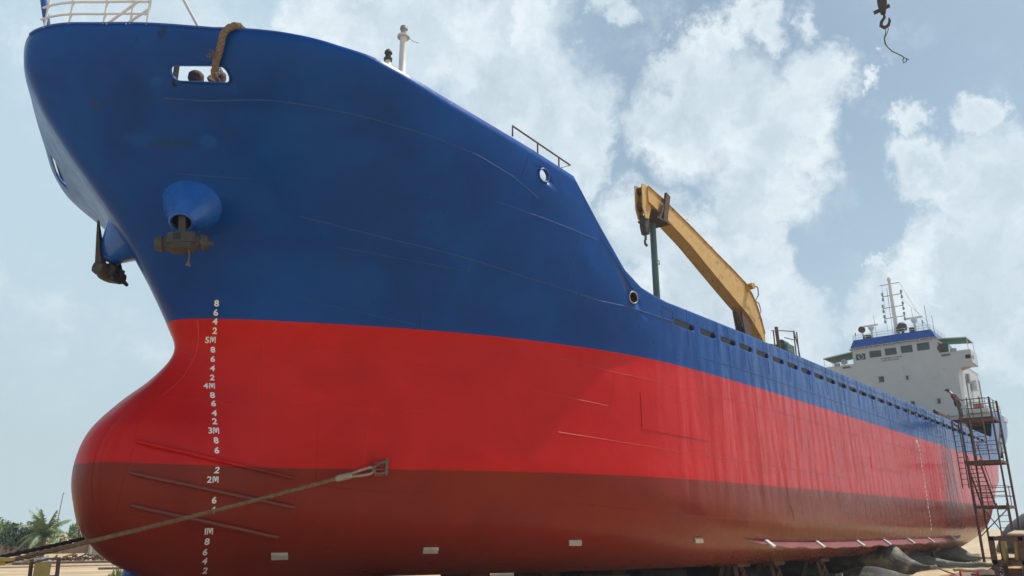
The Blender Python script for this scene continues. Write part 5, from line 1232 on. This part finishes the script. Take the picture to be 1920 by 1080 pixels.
def palm(az, Dd, th, fl, lab, seed, nf=20, lean=0):
    random.seed(seed); c=polar(az,Dd); root=thing('palm_tree',(c.x,c.y,GZ),lab,'palm','palm trees behind the yard'); b=Vector((c.x,c.y,GZ)); top=b+Vector((lean,0,th)); mb=MB()
    mb.tube([b,b+(top-b)*.5+Vector((lean*.2,0,0)),top],[.22,.17,.15],10)
    for k in range(int(th/.18)): q=b+(top-b)*(k*.18/th); mb.lathe(q,[(0,.205-.05*k*.18/th),(.03,.19-.05*k*.18/th)],10,cap=False)
    mb.build('trunk','bark',root,40)
    for k in range(nf):
        a=2.399*k+random.uniform(-.2,.2); up=random.uniform(.35,1.45); L_=fl*random.uniform(.8,1.1); mb=MB(); pts=[]; d=Vector((math.cos(a)*math.cos(up),math.sin(a)*math.cos(up),math.sin(up))); q=Vector(top); n=12
        for i in range(n+1):
            pts.append(Vector(q)); q=q+d*L_/n; d=(d+Vector((0,0,-.115-.05*(1.3-up)))).normalized()
        mb.tube(pts,[.035*(1-i/(n+2)) for i in range(n+1)],4)
        for i in range(1,n+1):
            for s_ in (-1,1):
                for j in (0,.5):
                    p0=pts[i-1]+(pts[i]-pts[i-1])*j; dr=(pts[i]-pts[i-1]).normalized(); sd_=dr.cross(Vector((0,0,1))).normalized()*s_; ll=fl*.30*math.sin(math.pi*(.12+.82*(i-1+j)/n))
                    tip=p0+(sd_*.75+dr*.65+Vector((0,0,-.38-random.uniform(0,.35)))).normalized()*ll; w=dr*.05; mb.add([p0-w,p0+w,tip],[(0,1,2)])
        mb.build('frond','palm',root,0,fix=False)
broadleaf(15.6,90,3.1,2.2,'leafy tree cut off by the left edge of the picture',11,n=1900)
broadleaf(17.6,96,3.6,2.4,'tall pale leafy tree just left of the big palm',12,n=1900)
broadleaf(19.2,80,2.3,1.7,'dark bushy tree in front of the big palm',13,'leafd',n=1700)
broadleaf(22.2,98,3.1,1.3,'thin open tree between the two palms',14,n=620)
palm(20.4,72,1.5,2.3,'big coconut palm at the left with many arching fronds',21,26)
palm(24.0,75,1.05,1.55,'smaller coconut palm just left of the bulb',22,15)
broadleaf(23.4,120,2.0,2.6,'low green bush on the skyline behind the smaller palm',15,n=900,ls=.2)
broadleaf(26.5,110,1.8,2.2,'low bush on the skyline beside the block wall',16,n=800,ls=.2)
c=polar(20.9,105); mb=MB(); mb.tube([(c.x,c.y,GZ),(c.x+.25,c.y-.1,5.3)],[.06,.035],6); mb.tube([(c.x+.2,c.y-.1,5.2),(c.x+.45,c.y-.2,5.22)],.025,5); tag(mb.build('pole','rustlight',None,50,loc=(c.x,c.y,GZ)),'thin bare pole rising above the big palm','pole')
c=polar(16.9,130); mb=MB(); mb.tube([(c.x,c.y,GZ),(c.x,c.y,3.8)],.08,6)
for k in range(3): mb.tube([(c.x-.5,c.y,2.6+.4*k),(c.x+.5,c.y,2.7+.4*k)],.05,5)
tag(mb.build('aerial_pole','metalgrey',None,50,loc=(c.x,c.y,GZ)),'small pole with cross arms at the left edge above the trees','pole')
random.seed(31); mb=MB()
for k in range(5200):
    a=random.uniform(10,33); dd=random.uniform(122,132); q=polar(a,dd); hh=1.35+.5*math.sin(a*3.1)+.35*math.sin(a*7.7+1); q.z=GZ+hh*random.random()**.7; leafcard(mb,q,random.uniform(.14,.34),1.0)
tag(mb.build('hedge','leaf',None,0,loc=tuple(polar(21,127)+Vector((0,0,GZ))),fix=False),'low far line of green scrub along the skyline','scrub',kind='stuff')
# grass by the blue prop
random.seed(5); mb=MB()
for k in range(1500):
    a=random.uniform(24,32.0); q=polar(a,random.uniform(27,38)); 
    h=random.uniform(.15,.75)*(.5+.5*math.sin(a*2.1)**2); d=Vector((random.uniform(-.3,.3),random.uniform(-.3,.3),0))*h; w=Vector((.03,-.015,0)); q.z=GZ-.05; mb.add([q-w,q+w,q+d*.5+Vector((0,0,h*.6))+w*.6,q+d+Vector((0,0,h)),q+d*.5+Vector((0,0,h*.6))-w*.6],[(0,1,2,3,4)])
tag(mb.build('grass','grass',None,0,loc=(0,0,0),fix=False),'tufts of grass on the sand by the blue prop','grass',kind='stuff')
# ================================================================ right foreground: soil, pipes, scrap frame
for n_,(a,b,r_,m_,lab) in enumerate((((43.6,-.5,GZ+.24),(44.8,-3.5,GZ+.24),.11,'rubberg','long grey hose pipe lying beside the grey green airbag'),((38.6,-1.9,GZ+.2),(40.0,-3.9,GZ+.2),.07,'plank','pale bleached pipe lying on the orange soil'))):
    mb=MB(); a=Vector(a);b=Vector(b); n=14; mb.tube([a+(b-a)*i/n+Vector((0,.08*math.sin(i*.9),.03*math.sin(i*1.3))) for i in range(n+1)],r_,10); mb.tube([b-(b-a)*.08,b-(b-a)*.045],r_*1.15,10)
    tag(mb.build('pipe',m_,None,60,loc=tuple((a+b)/2)),lab,'pipe')
V=[];F=[]; n=30
M['soil']=mat('orange_soil',(.34,.17,.06),.95,var=.45,vscale=1.6,bump=.15,bscale=3,col2=(.46,.29,.14),f2=.55,c2scale=1.4)
for i in range(n+1):
    for j in range(n+1):
        x=26+24*i/n; y=-8.0+7.2*j/n; e=min(1,4*min(i,n-i)/n)*min(1,4*min(j,n-j)/n); V.append((x,y,GZ-.13+e*(.27+.07*math.sin(x*1.3+y)+.05*math.sin(y*3.1+x*2.2))))
for i in range(n):
    for j in range(n): a=i*(n+1)+j; F.append((a,a+n+1,a+n+2,a+1))
tag(MB().add(V,F).build('soil_bank','soil',None,60,loc=(36,-4.5,GZ)),'low bank of orange soil',kind='structure')
# rusty frame full of steel at the right edge
fx,fy=27.9,-6.1
sf=thing('scrap_frame',(fx,fy,GZ),'rusty steel frame rack with two shelves at the lower right corner','rack')
for x in (27.5,28.9):
    for y in (-5.42,-6.15,-6.9): MB().beam((x,y,GZ),(x,y,.82),.12,.10,(1,0,0)).build('post','rust',sf,0)
for z in (.78,.12,-.45):
    mb=MB(); mb.beam((27.5,-5.36,z),(27.5,-7.1,z),.1,.12); mb.beam((28.9,-5.36,z),(28.9,-7.1,z),.1,.12); mb.beam((27.5,-5.42,z),(28.9,-5.42,z),.08,.1); mb.build('rail','rust',sf,0)
mb=MB(); mb.box((28.25,-6.2,.20),(1.2,1.3,.05)); mb.box((28.25,-6.2,-.38),(1.2,1.3,.05)); mb.build('shelf','rust',sf,0)
MB().prism([(27.44,-5.85,.87),(27.44,-7.1,.85),(29.2,-7.1,.93),(28.7,-5.85,.95)],(0,0,.05)).build('top_sheet','plank',sf,0)
for n_,(y,z,w,h,m_,lab) in enumerate(((-5.66,.42,.12,.55,'yellowpanel','narrow yellow plate standing at the left of the top shelf'),(-5.98,.40,.12,.6,'yellowpanel','yellow plate leaning in the middle of the top shelf'),(-5.85,-.22,.34,.34,'rust','dark rusty box on the lower shelf'),(-5.95,-.66,.52,.26,'redpaint','red painted box under the lowest shelf'),(-6.35,.42,.3,.4,'black','black box on the top shelf at the right edge'))):
    mb=MB(); mb.box((27.75,y,z),(.35,w,h),Matrix.Rotation(.12*(n_%2),3,'X'),ch=.03); mb.box((27.57,y,z+h*.3),(.02,w*.5,.03)); tag(mb.build('box' if n_>1 else 'plate',m_,None,0,loc=(27.75,y,z)),lab,'box' if n_>1 else 'plate')
random.seed(9)
for n_,(x,y,s_,m_,lab) in enumerate(((27.4,-4.42,.34,'redpaint','red box in the scrap row, nearest the pipe mouth'),(27.5,-4.85,.30,'redpaint','red box in the scrap row, next to the rusty rack'),(29.5,-4.75,.42,'rust','low rusty drum lid behind the red boxes'))):
    mb=MB()
    if m_=='rust': mb.lathe((x,y,GZ),[(0,.4),(.5,.42),(.52,.36),(.62,.2)],16)
    else: mb.box((x,y,GZ+.24),(.5,s_,.48),Matrix.Rotation(.3*n_,3,'Z'),ch=.05); mb.box((x,y,GZ+.50),(.56,s_+.06,.04),Matrix.Rotation(.3*n_,3,'Z')); mb.tube([(x-.2,y-.1,GZ+.5),(x-.2,y-.1,GZ+.66)],.03,6)
    tag(mb.build('box' if m_!='rust' else 'drum',m_,None,30,loc=(x,y,GZ)),lab,'box' if m_!='rust' else 'drum')
heap('scrap',(35.5,-4.1),1.6,.75,.55,'black','heap of black scrap in front of the orange soil','scrap',8,130)
heap('scrap',(30.0,-5.0),1.2,.5,.45,'rust','rusty scrap spilling beside the steel frame rack','scrap',18,70)
mb=MB(); c=Vector((29.4,-3.85,GZ+.16)); mb.lathe(tuple(c),[(0,.30),(2.2,.30)],20,axis=(.97,-.2,0),cap=False); mb.lathe(tuple(c),[(0,.26),(2.2,.26)],20,axis=(.97,-.2,0),cap=False)
mb.lathe(tuple(c),[(0,.26),(-.02,.28),(0,.30)],20,axis=(.97,-.2,0),cap=False)
tag(mb.build('pipe','rustlight',None,50,loc=tuple(c)),'short wide pipe with its round mouth facing us on the orange soil','pipe')
mb=MB()
for k in range(5): mb.tube([(33.5+.3*k,-4.6+.12*math.sin(k),GZ+.05),(34.2+.3*k,-5.3,GZ+.7+.1*math.sin(k*2)),(35.5,-5.6+.1*k,GZ+.1)],.02,5)
tag(mb.build('bent_rod','rust',None,60,loc=(34.5,-5.3,GZ)),'tangle of bent thin rods above the scrap','rods')

# ================================================================ air
def haze(dens):
    mt=bpy.data.materials.new('haze_air'); mt.use_nodes=True; t=mt.node_tree; t.nodes.clear()
    v=t.nodes.new('ShaderNodeVolumePrincipled'); v.inputs['Color'].default_value=(.86,.90,.94,1); v.inputs['Density'].default_value=dens; v.inputs['Anisotropy'].default_value=.2
    o=t.nodes.new('ShaderNodeOutputMaterial'); t.links.new(v.outputs[0],o.inputs['Volume']); M['haze']=mt
    mb=MB(); mb.box((60,60,12.0),(460,460,28)); tag(mb.build('haze','haze',None,0,loc=(60,60,-2.0)),'thin pale haze',kind='stuff')
HAZE=.0007
if HAZE: haze(HAZE)
